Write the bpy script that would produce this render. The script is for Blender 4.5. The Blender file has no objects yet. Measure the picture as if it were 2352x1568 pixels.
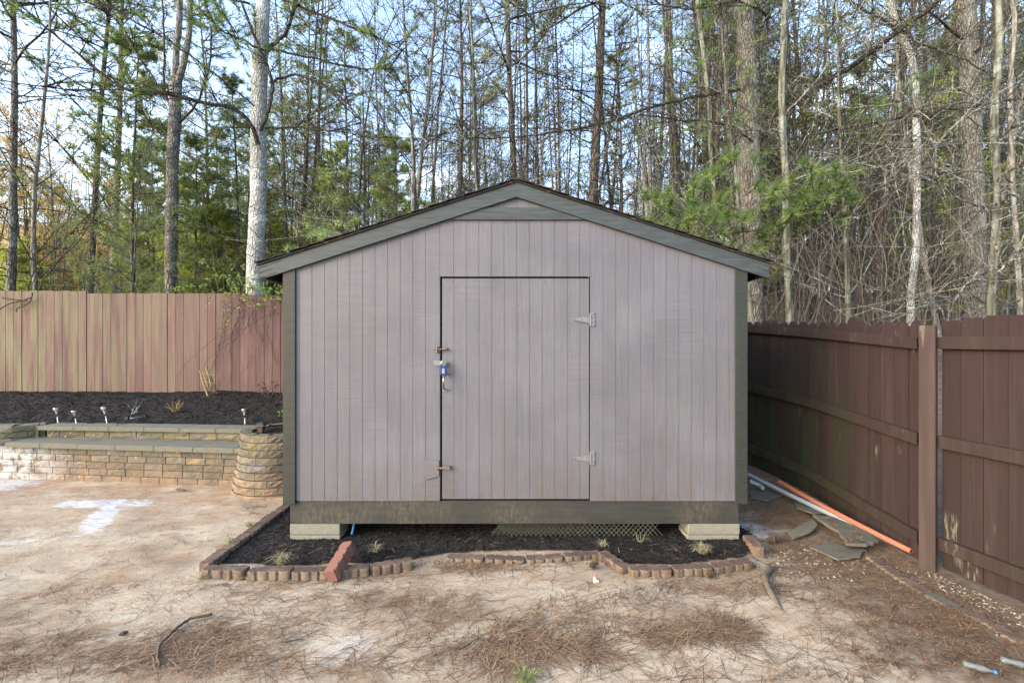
import bpy, bmesh, math, random
from mathutils import Vector, noise, Matrix
R = math.radians
random.seed(7)
V = Vector
SC = bpy.context.scene
COL = SC.collection

# ------------------------------------------------------------------ camera, world, sun, exposure
F = 1045.3; CX = 1176.0; CY = 784.0; EYE = 1.63     # focal length / centre on the 2352 px wide picture
cam_d = bpy.data.cameras.new('camera'); cam = bpy.data.objects.new('camera', cam_d); COL.objects.link(cam)
cam.location = (0, 0, EYE); cam.rotation_euler = (R(90), 0, 0)
cam_d.sensor_width = 36; cam_d.lens = 16.0; cam_d.clip_end = 2000; cam_d.clip_start = 0.05
SC.camera = cam
SUN_EL = R(22); SUN_AZ = R(238)
world = bpy.data.worlds.new('World'); SC.world = world; world.use_nodes = True
wn = world.node_tree.nodes; wl = world.node_tree.links; wn.clear()
wo = wn.new('ShaderNodeOutputWorld'); wb = wn.new('ShaderNodeBackground'); wb.inputs['Strength'].default_value = 0.15
sky = wn.new('ShaderNodeTexSky'); sky.sky_type = 'NISHITA'; sky.sun_disc = False
sky.sun_elevation = SUN_EL; sky.sun_rotation = SUN_AZ; sky.air_density = 1.3; sky.dust_density = 2.5; sky.ozone_density = 1.2
tc = wn.new('ShaderNodeTexCoord'); mp = wn.new('ShaderNodeMapping'); mp.inputs['Scale'].default_value = (1.0, 1.0, 2.6)
nz = wn.new('ShaderNodeTexNoise'); nz.inputs['Scale'].default_value = 3.2; nz.inputs['Detail'].default_value = 6; nz.inputs['Roughness'].default_value = .55
cr = wn.new('ShaderNodeValToRGB'); cr.color_ramp.elements[0].position = .56; cr.color_ramp.elements[1].position = .72
cmix = wn.new('ShaderNodeMixRGB'); cmix.inputs[2].default_value = (7.6, 7.8, 8.6, 1)
tint = wn.new('ShaderNodeMixRGB'); tint.blend_type = 'MULTIPLY'; tint.inputs[0].default_value = 1; tint.inputs[2].default_value = (.98, .96, 1.04, 1)
wl.new(tc.outputs['Generated'], mp.inputs[0]); wl.new(mp.outputs[0], nz.inputs['Vector']); wl.new(nz.outputs['Fac'], cr.inputs[0])
mfac = wn.new('ShaderNodeMath'); mfac.operation = 'MULTIPLY'; mfac.inputs[1].default_value = .5; wl.new(cr.outputs[0], mfac.inputs[0])
wl.new(sky.outputs[0], tint.inputs[1]); wl.new(tint.outputs[0], cmix.inputs[1]); wl.new(mfac.outputs[0], cmix.inputs[0])
wl.new(cmix.outputs[0], wb.inputs[0]); wl.new(wb.outputs[0], wo.inputs[0])
sun_d = bpy.data.lights.new('sun', 'SUN'); sun_d.energy = 0.5; sun_d.angle = R(35); sun_d.color = (1, .98, .95)
sun = bpy.data.objects.new('sun', sun_d); COL.objects.link(sun)
sdir = V((math.sin(SUN_AZ) * math.cos(SUN_EL), math.cos(SUN_AZ) * math.cos(SUN_EL), math.sin(SUN_EL)))
sun.rotation_euler = sdir.to_track_quat('Z', 'Y').to_euler()
SC.view_settings.view_transform = 'Standard'; SC.view_settings.look = 'None'; SC.view_settings.exposure = 2.32; SC.view_settings.gamma = 1

# ------------------------------------------------------------------ helpers
def P(px, py, Y): return V(((px - CX) * Y / F, Y, EYE - (py - CY) * Y / F))
def G(px, py, z=0.0):
    Y = (EYE - z) * F / (py - CY); return V(((px - CX) * Y / F, Y, z))
def rnd(a, b): return random.uniform(a, b)
def sm(t): t = max(0., min(1., t)); return t * t * (3 - 2 * t)

class MB:
    def __init__(s): s.v = []; s.f = []; s.t = []
    def quad(s, a, b, c, d, t=.5):
        i = len(s.v); s.v += [tuple(a), tuple(b), tuple(c), tuple(d)]; s.f.append((i, i+1, i+2, i+3)); s.t.append(t)
    def tri(s, a, b, c, t=.5):
        i = len(s.v); s.v += [tuple(a), tuple(b), tuple(c)]; s.f.append((i, i+1, i+2)); s.t.append(t)
    def box(s, c, ux, uy, uz, t=.5):      # half-extent vectors
        c = V(c); ux, uy, uz = V(ux), V(uy), V(uz); i = len(s.v)
        for sz in (-1, 1):
            for sy in (-1, 1):
                for sx in (-1, 1): s.v.append(tuple(c + ux*sx + uy*sy + uz*sz))
        for q in ((0,2,3,1),(4,5,7,6),(0,1,5,4),(2,6,7,3),(0,4,6,2),(1,3,7,5)):
            s.f.append(tuple(i+k for k in q)); s.t.append(t)
    def abox(s, x0, x1, y0, y1, z0, z1, t=.5):
        s.box(((x0+x1)/2, (y0+y1)/2, (z0+z1)/2), ((x1-x0)/2,0,0), (0,(y1-y0)/2,0), (0,0,(z1-z0)/2), t)
    def prism(s, pts, vec, t=.5):         # polygon pts extruded by vec
        i = len(s.v); n = len(pts); vec = V(vec)
        s.v += [tuple(V(p)) for p in pts] + [tuple(V(p)+vec) for p in pts]
        s.f.append(tuple(range(i+n-1, i-1, -1))); s.t.append(t)
        s.f.append(tuple(range(i+n, i+2*n))); s.t.append(t)
        for k in range(n):
            j = (k+1) % n; s.f.append((i+k, i+j, i+n+j, i+n+k)); s.t.append(t)
    def tube(s, pts, rad, n=6, t=.5, cap=True):
        m = len(pts); i0 = len(s.v)
        if not isinstance(rad, (list, tuple)): rad = [rad]*m
        ref = None
        for k in range(m):
            a = pts[max(k-1, 0)]; b = pts[min(k+1, m-1)]; d = (b-a)
            if d.length < 1e-9: d = V((0,0,1))
            d.normalize()
            if ref is None: ref = d.orthogonal().normalized()
            ref = (ref - d*ref.dot(d))
            if ref.length < 1e-6: ref = d.orthogonal()
            ref.normalize(); bi = d.cross(ref); p = pts[k]; r = rad[k]
            for q in range(n):
                a_ = 2*math.pi*q/n; s.v.append(tuple(p + ref*(math.cos(a_)*r) + bi*(math.sin(a_)*r)))
        for k in range(m-1):
            for q in range(n):
                q2 = (q+1) % n; s.f.append((i0+k*n+q, i0+k*n+q2, i0+(k+1)*n+q2, i0+(k+1)*n+q)); s.t.append(t)
        if cap:
            s.f.append(tuple(i0+q for q in range(n-1, -1, -1))); s.t.append(t)
            s.f.append(tuple(i0+(m-1)*n+q for q in range(n))); s.t.append(t)
    def lathe(s, c, prof, n=16, axis=V((0,0,1)), t=.5):
        axis = V(axis).normalized(); u = axis.orthogonal().normalized(); w = axis.cross(u); i0 = len(s.v); m = len(prof); c = V(c)
        for r, z in prof:
            for q in range(n):
                a_ = 2*math.pi*q/n; s.v.append(tuple(c + axis*z + u*(math.cos(a_)*r) + w*(math.sin(a_)*r)))
        for k in range(m-1):
            for q in range(n):
                q2 = (q+1) % n; s.f.append((i0+k*n+q, i0+k*n+q2, i0+(k+1)*n+q2, i0+(k+1)*n+q)); s.t.append(t)
        s.f.append(tuple(i0+q for q in range(n-1, -1, -1))); s.t.append(t)
        s.f.append(tuple(i0+(m-1)*n+q for q in range(n))); s.t.append(t)
    def blob(s, c, rx, ry, rz, t=.5, rough=.15, nu=7, nv=5, seed=None):
        c = V(c); i0 = len(s.v); off = V((rnd(0,99), rnd(0,99), rnd(0,99)))
        for a in range(nv+1):
            th = math.pi*a/nv
            for b in range(nu):
                ph = 2*math.pi*b/nu; d = V((math.sin(th)*math.cos(ph), math.sin(th)*math.sin(ph), math.cos(th)))
                k = 1 + rough*noise.noise(d*1.7+off)*2
                s.v.append((c.x+d.x*rx*k, c.y+d.y*ry*k, c.z+d.z*rz*k))
        for a in range(nv):
            for b in range(nu):
                b2 = (b+1) % nu; s.f.append((i0+a*nu+b, i0+(a+1)*nu+b, i0+(a+1)*nu+b2, i0+a*nu+b2)); s.t.append(t)
    def mesh(s, name, mat, smooth=False):
        me = bpy.data.meshes.new(name); me.from_pydata(s.v, [], s.f)
        at = me.attributes.new('tint', 'FLOAT', 'FACE'); at.data.foreach_set('value', s.t)
        if smooth: me.polygons.foreach_set('use_smooth', [True]*len(s.f))
        me.materials.append(mat); me.update(); return me
    def build(s, name, mat, parent=None, smooth=False, bevel=0, seg=2):
        o = bpy.data.objects.new(name, s.mesh(name, mat, smooth)); COL.objects.link(o)
        if parent is not None:
            o.parent = parent; o.matrix_parent_inverse = Matrix.Translation(-parent.location) if parent.rotation_euler.z == 0 else parent.matrix_basis.inverted()
        if bevel:
            b = o.modifiers.new('bevel', 'BEVEL'); b.width = bevel; b.segments = seg; b.limit_method = 'ANGLE'; b.angle_limit = R(40)
        return o

def tag(o, label=None, cat=None, group=None, kind=None):
    if label: o['label'] = label
    if cat: o['category'] = cat
    if group: o['group'] = group
    if kind: o['kind'] = kind
    return o
def thing(name, loc, label, cat, group=None):
    o = bpy.data.objects.new(name, None); o.location = loc; o.empty_display_size = .1; COL.objects.link(o)
    return tag(o, label, cat, group)
def copy_tree(src, loc, rz=0, s=1, label=None, lean=(0, 0)):
    r = src.copy(); COL.objects.link(r); r.location = loc; r.rotation_euler = (lean[0], lean[1], rz)
    r.scale = s if isinstance(s, tuple) else (s, s, s)
    if label: r['label'] = label
    for ch in src.children:
        c = ch.copy(); COL.objects.link(c); c.parent = r
        for g in ch.children:
            d = g.copy(); COL.objects.link(d); d.parent = c
    return r
def spline(pts, n=5, jit=0):
    out = []
    for i in range(len(pts)-1):
        p0 = pts[max(i-1, 0)]; p1 = pts[i]; p2 = pts[i+1]; p3 = pts[min(i+2, len(pts)-1)]
        for k in range(n):
            t = k/n; q = .5*((2*p1) + (p2-p0)*t + (2*p0-5*p1+4*p2-p3)*t*t + (3*p1-p0-3*p2+p3)*t**3)
            if jit and (i or k): q = q + V((rnd(-jit, jit), rnd(-jit, jit), rnd(-jit, jit)))
            out.append(q)
    out.append(pts[-1]); return out
def lerpr(a, b, m): return [a + (b-a)*k/(m-1) for k in range(m)]

# ------------------------------------------------------------------ materials
ALB = .62         # overall reflectance of the yard's paints, stone and soil
class NT:
    def __init__(s, name):
        s.m = bpy.data.materials.new(name); s.m.use_nodes = True; s.n = s.m.node_tree.nodes; s.l = s.m.node_tree.links; s.n.clear()
        s.out = s.n.new('ShaderNodeOutputMaterial'); s.b = s.n.new('ShaderNodeBsdfPrincipled'); s.l.new(s.b.outputs[0], s.out.inputs[0])
        s.b.inputs['Specular IOR Level'].default_value = .3
    def put(s, sock, v):
        if isinstance(v, bpy.types.NodeSocket): s.l.new(v, sock)
        elif isinstance(v, tuple) and len(v) == 3 and sock.type == 'RGBA': sock.default_value = (*v, 1)
        else: sock.default_value = v
    def pos(s, sc=(1,1,1), obj=False, rot=(0,0,0)):
        if obj: c = s.n.new('ShaderNodeTexCoord').outputs['Object']
        else: c = s.n.new('ShaderNodeNewGeometry').outputs['Position']
        m = s.n.new('ShaderNodeMapping'); m.inputs['Scale'].default_value = sc; m.inputs['Rotation'].default_value = rot
        s.l.new(c, m.inputs[0]); return m.outputs[0]
    def noise(s, vec, scale=1, detail=4, rough=.55, dist=0):
        n = s.n.new('ShaderNodeTexNoise'); s.l.new(vec, n.inputs['Vector']); n.inputs['Scale'].default_value = scale
        n.inputs['Detail'].default_value = detail; n.inputs['Roughness'].default_value = rough; n.inputs['Distortion'].default_value = dist
        return n.outputs['Fac']
    def vor(s, vec, scale=1, feat='F1', out='Distance'):
        n = s.n.new('ShaderNodeTexVoronoi'); n.feature = feat; s.l.new(vec, n.inputs['Vector']); n.inputs['Scale'].default_value = scale; return n.outputs[out]
    def ramp(s, fac, a, b, va=0., vb=1.):
        n = s.n.new('ShaderNodeMapRange'); n.clamp = True; s.put(n.inputs[0], fac); n.inputs[1].default_value = a; n.inputs[2].default_value = b
        n.inputs[3].default_value = va; n.inputs[4].default_value = vb; return n.outputs[0]
    def mix(s, fac, a, b, mode='MIX'):
        n = s.n.new('ShaderNodeMixRGB'); n.blend_type = mode; s.put(n.inputs[0], fac); s.put(n.inputs[1], a); s.put(n.inputs[2], b); return n.outputs[0]
    def math(s, op, a, b=0.):
        n = s.n.new('ShaderNodeMath'); n.operation = op; s.put(n.inputs[0], a); s.put(n.inputs[1], b); return n.outputs[0]
    def mul(s, *a):
        r = a[0]
        for x in a[1:]: r = s.math('MULTIPLY', r, x)
        return r
    def tint(s):
        n = s.n.new('ShaderNodeAttribute'); n.attribute_name = 'tint'; return n.outputs['Fac']
    def orand(s): return s.n.new('ShaderNodeObjectInfo').outputs['Random']
    def sep(s, vec):
        n = s.n.new('ShaderNodeSeparateXYZ'); s.l.new(vec, n.inputs[0]); return n.outputs
    def bump(s, h, st=.5, d=.01):
        n = s.n.new('ShaderNodeBump'); s.l.new(h, n.inputs['Height']); n.inputs['Strength'].default_value = st; n.inputs['Distance'].default_value = d
        s.l.new(n.outputs[0], s.b.inputs['Normal'])
    def scale(s, c, lo, hi, fac):          # multiply colour by value in lo..hi
        return s.mix(1., c, s.ramp(fac, 0, 1, lo, hi), 'MULTIPLY')
    def done(s, col, rough=.85, metal=0.):
        col = s.mix(1., col, (ALB*.96, ALB*1.03, ALB*1.01), 'MULTIPLY')
        s.put(s.b.inputs['Base Color'], col); s.put(s.b.inputs['Roughness'], rough); s.b.inputs['Metallic'].default_value = metal; return s.m

def siding_mat():
    k = NT('siding_paint'); base = k.pos()
    big = k.noise(base, 1.6, 4, .6); saw = k.noise(k.pos((3, 1, 160)), 1, 3, .6); grain = k.noise(k.pos((190, 1, 5)), 1, 3, .6)
    wh = k.ramp(k.noise(k.pos((1.4, 1, .9)), 1.3, 2), .36, .50)
    c = k.mix(k.ramp(big, .3, .7), (.166, .157, .184), (.217, .207, .240))
    c = k.scale(c, .62, 1.22, k.mix(wh, saw, grain)); c = k.mix(k.ramp(k.noise(k.pos((2.5, 1, 1.2)), 1, 6, .7), .50, .68, 0, .4), c, (.16, .155, .15)); c = k.scale(c, .8, 1.1, k.noise(k.pos((14, 1, .7)), 1, 4, .6)); c = k.scale(c, .93, 1.06, k.noise(k.pos((60, 1, 60)), 1, 4, .7))
    
    z = k.sep(base)[2]                       # splash dirt along the foot of the siding
    c = k.mix(k.mul(k.ramp(z, .75, .34), k.ramp(k.noise(k.pos((7, 1, 2)), 1, 5), .36, .7, 0, .75)), c, (.15, .115, .09))
    rust = k.mul(k.ramp(k.vor(k.pos((4.92, 1, .0)), 1), .02, .0), 1.)
    h = k.math('ADD', k.mul(saw, .6), k.mul(grain, .55)); k.bump(h, .5, .004)
    return k.done(c, .62)
def trim_mat(name, a, b, wear=None, sc=(6, 6, 60), wa=.6, peel=0):
    k = NT(name); g = k.noise(k.pos(sc), 1, 4, .6); c = k.mix(k.ramp(g, .3, .7), a, b)
    if wear: c = k.mix(k.mul(k.ramp(k.noise(k.pos(), 1.6, 3, .5), .47, .63), k.ramp(k.noise(k.pos((60, 60, 18)), 1, 5, .75), .42, .66, 0, wa)), c, wear)
    if peel: c = k.mix(k.ramp(k.noise(k.pos((18, 18, 70)), 1, 5, .7), .68, .72, 0, peel), c, (.34, .36, .34))
    k.bump(g, .4, .004); return k.done(c, .6)
def fence_mat(name, red, pale, green, dark):
    k = NT(name); t = k.tint(); p = k.pos()
    st = k.noise(k.pos((22, 22, 1.1)), 1, 5, .65, .3); fine = k.noise(k.pos((140, 140, 4)), 1, 3, .6)
    c = k.mix(k.ramp(st, .47, .76), red, pale); c = k.scale(c, .78, 1.18, t); c = k.scale(c, .85, 1.12, fine)
    zone = k.ramp(k.noise(p, .55, 2), .35, .65)
    if name == 'faded_fence':
        xs = k.sep(p)[0]; zone = k.math('ADD', k.ramp(xs, -4.6, -8.2, .0, .85), k.mul(zone, .12))
    else:
        ys = k.sep(p)[1]; zone = k.mul(k.ramp(ys, 3.7, 4.7, .15, 1), k.ramp(k.sep(p)[2], 2.1, .8))
    c = k.mix(k.mul(zone, k.ramp(k.noise(k.pos((9, 9, .8)), 1, 4, .6), .38, .62)), c, green)
    c = k.mix(k.ramp(k.noise(k.pos((30, 30, 3)), 1, 6, .7), .63, .72, 0, .55), c, dark)
    if name != 'faded_fence': c = k.mix(k.mul(k.ramp(k.noise(k.pos((5, 5, 2.2)), 1, 3, .5), .64, .72), k.ramp(k.noise(k.pos((45, 45, 6)), 1, 4, .7), .5, .6), .8), c, (.20, .185, .14))
    k.bump(fine, .35, .003); return k.done(c, .8)
def simple(name, c, lo=.75, hi=1.2, sc=20, rough=.85, metal=0, bump=.3, obj=False, spec=None, det=4):
    k = NT(name); n = k.noise(k.pos(obj=obj), sc, det, .65)
    col = k.scale(c, lo, hi, n)
    if bump: k.bump(n, bump, .01)
    return k.done(col, rough, metal)
def bark_mat(name, a, b, lichen=None, sc=(9, 9, 1.6), la=.5, moss=None):
    k = NT(name); n = k.vor(k.pos(sc, obj=True), 1.6, 'DISTANCE_TO_EDGE'); n2 = k.noise(k.pos(sc, obj=True), 3, 5, .7)
    c = k.mix(k.ramp(k.math('ADD', n, k.mul(k.math('SUBTRACT', n2, .5), .35)), .0, .22), a, b); c = k.scale(c, .5, 1.45, n2); c = k.scale(c, .75, 1.25, k.orand())
    if lichen: c = k.mix(k.ramp(k.noise(k.pos(obj=True), 2.6, 6, .75), .50, .60, 0, la), c, lichen)
    if moss: c = k.mix(k.mul(k.ramp(k.noise(k.pos(obj=True), 1.1, 4), .45, .6), .7), c, moss)
    k.bump(k.math('ADD', k.ramp(n, 0, .3), k.mul(n2, .6)), .9, .03); return k.done(c, .95)
def leaf_mat(name, a, b, trans=.35):
    k = NT(name); c = k.mix(k.tint(), a, b); c = k.scale(c, .75, 1.25, k.orand())
    k.put(k.b.inputs['Base Color'], c); k.b.inputs['Roughness'].default_value = .6
    tr = k.n.new('ShaderNodeBsdfTranslucent'); k.put(tr.inputs[0], c); ms = k.n.new('ShaderNodeMixShader'); ms.inputs[0].default_value = trans
    k.l.new(k.b.outputs[0], ms.inputs[1]); k.l.new(tr.outputs[0], ms.inputs[2]); k.l.new(ms.outputs[0], k.out.inputs[0]); return k.m
def tint_mat(name, a, b, rough=.9):
    k = NT(name); return k.done(k.scale(k.mix(k.tint(), a, b), .7, 1.25, k.noise(k.pos(), 60, 2)), rough)

def ell(k, xy, cx, cy, rx, ry, wob, rot=0.):
    m = k.n.new('ShaderNodeMapping'); m.vector_type = 'TEXTURE'; m.inputs['Location'].default_value = (cx, cy, 0); m.inputs['Rotation'].default_value = (0, 0, rot)
    m.inputs['Scale'].default_value = (rx, ry, 1000); k.l.new(xy, m.inputs[0])
    ln = k.n.new('ShaderNodeVectorMath'); ln.operation = 'LENGTH'; k.l.new(m.outputs[0], ln.inputs[0])
    return k.ramp(k.math('ADD', ln.outputs['Value'], wob), 1.12, .72)
def ground_mat():
    k = NT('sandy_ground'); p = k.pos(); d1 = k.pos((1, 1.9, 1), rot=(0, 0, R(-20)))
    big = k.noise(d1, 1.2, 6, .62, .4); mid = k.noise(d1, 4.5, 6, .7, .5); fine = k.noise(p, 75, 5, .8); grit = k.noise(p, 300, 2, .6)
    c = k.mix(k.ramp(big, .36, .62), (.46, .335, .225), (.72, .59, .445))
    c = k.mix(k.ramp(mid, .55, .66, 0, .8), c, (.56, .335, .20)); c = k.mix(k.ramp(k.noise(d1, 2.3, 6, .7), .58, .70, 0, .55), c, (.36, .23, .14))
    c = k.mix(k.ramp(k.noise(d1, 3.1, 5, .7, .3), .62, .70, 0, .45), c, (.27, .25, .09))
    c = k.mix(k.mul(k.ramp(k.sep(p)[1], 3.9, 5.0), k.ramp(k.noise(d1, 2.6, 5, .7), .42, .6), .75), c, (.50, .27, .15))
    c = k.mix(k.mul(k.ramp(k.noise(d1, 9, 4, .7), .54, .66), .35), c, (.3, .2, .13))
    c = k.scale(c, .5, 1.4, fine); c = k.scale(c, .7, 1.25, grit); c = k.mix(k.ramp(k.noise(d1, 16, 5, .75), .60, .70, 0, .6), c, (.20, .125, .08))
    w = k.mul(k.math('SUBTRACT', k.noise(k.pos((2.2, 6, 1)), 3, 5, .75), .5), 2.6)
    streak = k.noise(k.pos((6, 34, 1), rot=(0, 0, R(-12))), 1.6, 6, .7)
    patches = [(-4.12, 4.58, .52, .13, 0), (-3.80, 4.22, .11, .42, R(30)), (-4.0, 3.72, .45, .04, R(14)), (-6.0, 5.15, .55, .32, 0), (2.13, 3.93, .28, .15, R(-25)),
               (-.9, 2.42, .16, .11, 0), (.9, 2.9, .3, .12, 0)]
    am = [.95, 1, .45, .75, 1, .3, .15]
    for (a, b, rx, ry, ro), q in zip(patches, am):
        m = ell(k, p, a, b, rx, ry, w, ro); c = k.mix(k.mul(m, q, k.ramp(streak, .34, .55, .0, 1.)), c, (.85, .85, .9))
    xyz = k.sep(p)
    yg = ell(k, p, -4.55, 3.45, .5, .07, w, R(12)); c = k.mix(k.mul(yg, .5), c, (.72, .68, .42))
    # damp litter soil on the right by the fence and behind the shed
    wet = k.ramp(k.math('ADD', k.math('SUBTRACT', xyz[0], k.mul(xyz[1], .02)), k.mul(k.math('SUBTRACT', mid, .5), 1.5)), 1.75, 2.2)
    wet = k.mul(wet, k.ramp(xyz[1], 1.0, 1.6))
    c = k.mix(k.mul(wet, .92), c, k.mix(k.ramp(k.noise(p, 14, 5, .75), .35, .65), (.085, .052, .034), (.26, .175, .115)))
    h = k.math('ADD', k.mul(fine, .5), k.math('ADD', mid, k.mul(grit, .2))); k.bump(h, .8, .014)
    # leaf litter beyond the fences; far left, low sun glow painted as gold
    forest = k.math('MAXIMUM', k.ramp(xyz[1], 7.7, 7.9), k.mul(k.ramp(xyz[0], 3.1, 3.3), 1.))
    lit = k.mix(k.ramp(k.noise(p, 7, 6, .8), .35, .65), (.10, .062, .04), (.26, .17, .11))
    far_glow = k.mix(k.ramp(k.noise(p, .12, 6, .8), .35, .65), (.62, .38, .15), (.85, .62, .34))
    lit = k.mix(k.mul(k.ramp(xyz[0], -2, -8), k.ramp(xyz[1], 14, 24)), lit, far_glow)
    c = k.mix(forest, c, lit)
    return k.done(c, .95)
def block_mat(name, warm=1.0):
    k = NT(name); p = k.pos(); t = k.tint()
    c = k.mix(k.ramp(k.noise(p, 7, 5, .7), .35, .65), (.25, .195, .135), (.135, .125, .105))
    c = k.mix(k.ramp(k.noise(k.pos((1.1, 1, 2.3)), 3.7, 4, .6), .56, .66, 0, .7), c, (.20, .205, .22))
    c = k.mix(k.ramp(k.noise(k.pos((1, 1.2, 1.9)), 4.3, 4, .6), .58, .68, 0, .7), c, (.40, .24, .115))
    c = k.scale(c, .68, 1.28, t); z = k.sep(p)[2]; x = k.sep(p)[0]
    c = k.mix(k.mul(k.ramp(z, .3, .02), k.ramp(k.noise(p, 5, 4), .3, .6), .75), c, (.42, .265, .17))
    fine = k.noise(p, 70, 5, .8); c = k.scale(c, .6, 1.35, fine)
    wm = k.mul(k.ramp(x, -5.15, -5.75), k.ramp(k.noise(p, 6, 5, .7), .40, .52), k.ramp(z, .42, .3)); c = k.mix(k.mul(wm, .62), c, (.78, .78, .82))
    c = k.mix(k.mul(k.ramp(k.noise(p, 34, 2, .5), .70, .73), k.ramp(x, -3.4, -5.2, .25, 1)), c, (.8, .8, .8))
    c = k.mix(k.mul(k.ramp(z, .42, .5), k.ramp(k.noise(p, 5, 4), .45, .6), .5), c, (.15, .17, .06))
    k.bump(k.noise(p, 30, 5, .75), .8, .02); return k.done(c, .92)
def edging_mat():
    k = NT('edging_brick'); p = k.pos(obj=True); o = k.orand(); g = k.n.new('ShaderNodeNewGeometry'); up = k.sep(g.outputs['Normal'])[2]; fine = k.noise(k.pos(), 90, 4, .8)
    c = k.mix(k.tint(), (.165, .092, .072), (.165, .115, .083)); c = k.scale(c, .8, 1.15, o)
    c = k.mix(k.mul(k.ramp(k.noise(k.pos(), 9, 5, .7), .4, .6), .6), c, (.36, .27, .19)); 
    c = k.mix(k.mul(k.ramp(up, .6, .9), k.ramp(k.noise(k.pos(), 6, 4), .3, .5), .95, k.tint()), c, (.105, .062, .055))
    c = k.scale(c, .62, 1.3, fine); k.bump(fine, .6, .006); return k.done(c, .93)

M = {}
M['siding'] = siding_mat()
M['trim'] = trim_mat('dark_trim', (.028, .031, .027), (.048, .052, .046), peel=.25)
M['barge'] = trim_mat('grey_trim', (.042, .052, .056), (.082, .096, .101), sc=(5, 5, 55), peel=.4)
M['band'] = trim_mat('weathered_band', (.038, .037, .033), (.060, .058, .051), wear=(.24, .185, .13), sc=(5, 5, 50), wa=.42)
M['dark'] = simple('dark_wood', (.020, .019, .017), bump=.2)
k = NT('rotten_wood'); M['rot'] = k.done(k.mix(k.ramp(k.noise(k.pos(), 13, 5, .75), .56, .68), (.025, .02, .018), (.25, .085, .03)), .95)
M['nail'] = simple('rusty_nail', (.20, .10, .06), .6, 1.4, 200)
M['hinge'] = simple('painted_hinge', (.235, .235, .26), .8, 1.15, 60, .5)
M['shingle'] = simple('asphalt_shingle', (.035, .034, .033), .5, 1.8, 60, .95, bump=.7)
M['metal'] = simple('dull_steel', (.42, .42, .42), .7, 1.1, 90, .42, .85, .1)
M['rust'] = simple('rusty_steel', (.26, .19, .15), .5, 1.5, 150, .6, .5, .2)
M['galv'] = simple('galvanised', (.27, .30, .32), .8, 1.1, 70, .38, .6, .1)
M['chrome'] = simple('bright_steel', (.5, .5, .52), .5, 1.15, 70, .28, 1, 0)
M['lockblue'] = simple('blue_enamel', (.012, .05, .21), .85, 1.1, 40, .4, 0, .1)
M['locktag'] = simple('pale_label', (.35, .42, .52), .8, 1.1, 200, .5, 0, 0)
M['fence_l'] = fence_mat('faded_fence', (.165, .084, .080), (.23, .165, .14), (.215, .195, .115), (.085, .05, .042))
M['fence_r'] = fence_mat('brown_fence', (.036, .017, .018), (.056, .034, .033), (.026, .040, .017), (.015, .010, .009))
M['rail'] = fence_mat('brown_rail', (.038, .020, .019), (.062, .040, .035), (.034, .048, .018), (.04, .03, .024))
M['post'] = fence_mat('brown_post', (.054, .030, .030), (.088, .058, .053), (.09, .09, .05), (.06, .04, .03))
M['ground'] = ground_mat()
M['block'] = block_mat('wall_block')
M['cap'] = simple('concrete_cap', (.19, .178, .14), .55, 1.35, 26, .9, bump=.5, det=8)
M['cmu'] = simple('concrete_block_tan', (.30, .28, .225), .6, 1.3, 70, .95, bump=.6, det=8)
M['edging'] = edging_mat()
M['newbrick'] = simple('fresh_red_brick', (.27, .125, .095), .6, 1.35, 80, .93, bump=.5, det=8)
M['mulchbase'] = simple('dark_mulch', (.016, .013, .011), .3, 2.2, 55, .95, bump=1, det=8)
M['chip'] = tint_mat('mulch_chip', (.007, .006, .006), (.055, .042, .033))
M['straw'] = tint_mat('pine_straw', (.09, .046, .028), (.50, .32, .19))
M['grass'] = tint_mat('dry_grass', (.30, .25, .12), (.48, .42, .26))
M['stone'] = simple('flagstone', (.15, .138, .11), .35, 1.6, 17, .9, bump=.7, det=8)
M['pebble'] = tint_mat('pebble', (.12, .09, .06), (.52, .44, .34), .8)
M['orange'] = simple('orange_pvc', (.50, .18, .11), .8, 1.1, 30, .5, bump=.05)
M['orange_in'] = simple('pipe_bore', (.12, .03, .015), .8, 1.1, 30, .7, bump=0)
M['grey_pvc'] = simple('grey_pvc', (.40, .44, .50), .75, 1.15, 14, .5, bump=.05)
M['bluehose'] = simple('blue_hose', (.05, .22, .50), .8, 1.1, 30, .4, bump=.05)
M['wire'] = simple('wire', (.15, .15, .12), .8, 1.1, 30, .5, .4, 0)
M['white'] = simple('white_plastic', (.8, .8, .84), .9, 1.05, 30, .5, bump=0)
M['solar'] = simple('solar_black', (.01, .014, .03), .9, 1.05, 30, .15, bump=0)
M['lampblack'] = simple('black_plastic', (.03, .035, .045), .9, 1.1, 30, .45, bump=0)
M['smoke'] = simple('smoked_lens', (.13, .095, .08), .8, 1.1, 30, .25, bump=0)
M['lens'] = simple('clear_lens', (.38, .34, .26), .8, 1.1, 60, .2, bump=0)
M['cone'] = tint_mat('cone_scale', (.05, .03, .018), (.26, .19, .12))
M['stick'] = simple('stick_bark', (.11, .085, .07), .5, 1.5, 60, .9)
M['root'] = simple('root_bark', (.19, .15, .115), .5, 1.4, 30, .9, bump=.8)
M['cane'] = simple('cut_cane', (.35, .26, .12), .6, 1.3, 30, .8)
M['deadleaf'] = tint_mat('dead_leaf', (.09, .045, .028), (.21, .125, .075))
M['green_needle'] = leaf_mat('fresh_needle', (.09, .14, .045), (.22, .30, .085), .4)
M['pine_needle'] = leaf_mat('pine_needle', (.12, .17, .06), (.27, .33, .12), .45)
M['cedar'] = leaf_mat('cedar_leaf', (.23, .30, .05), (.48, .54, .12), .5)
M['sunleaf'] = leaf_mat('painted_sunlit_leaf', (.28, .23, .05), (.62, .44, .10), .45)  # warm sunlight on the crowns, painted into the leaf colour
M['bright_needle'] = leaf_mat('bright_needle', (.13, .22, .06), (.32, .42, .14), .4)
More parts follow.
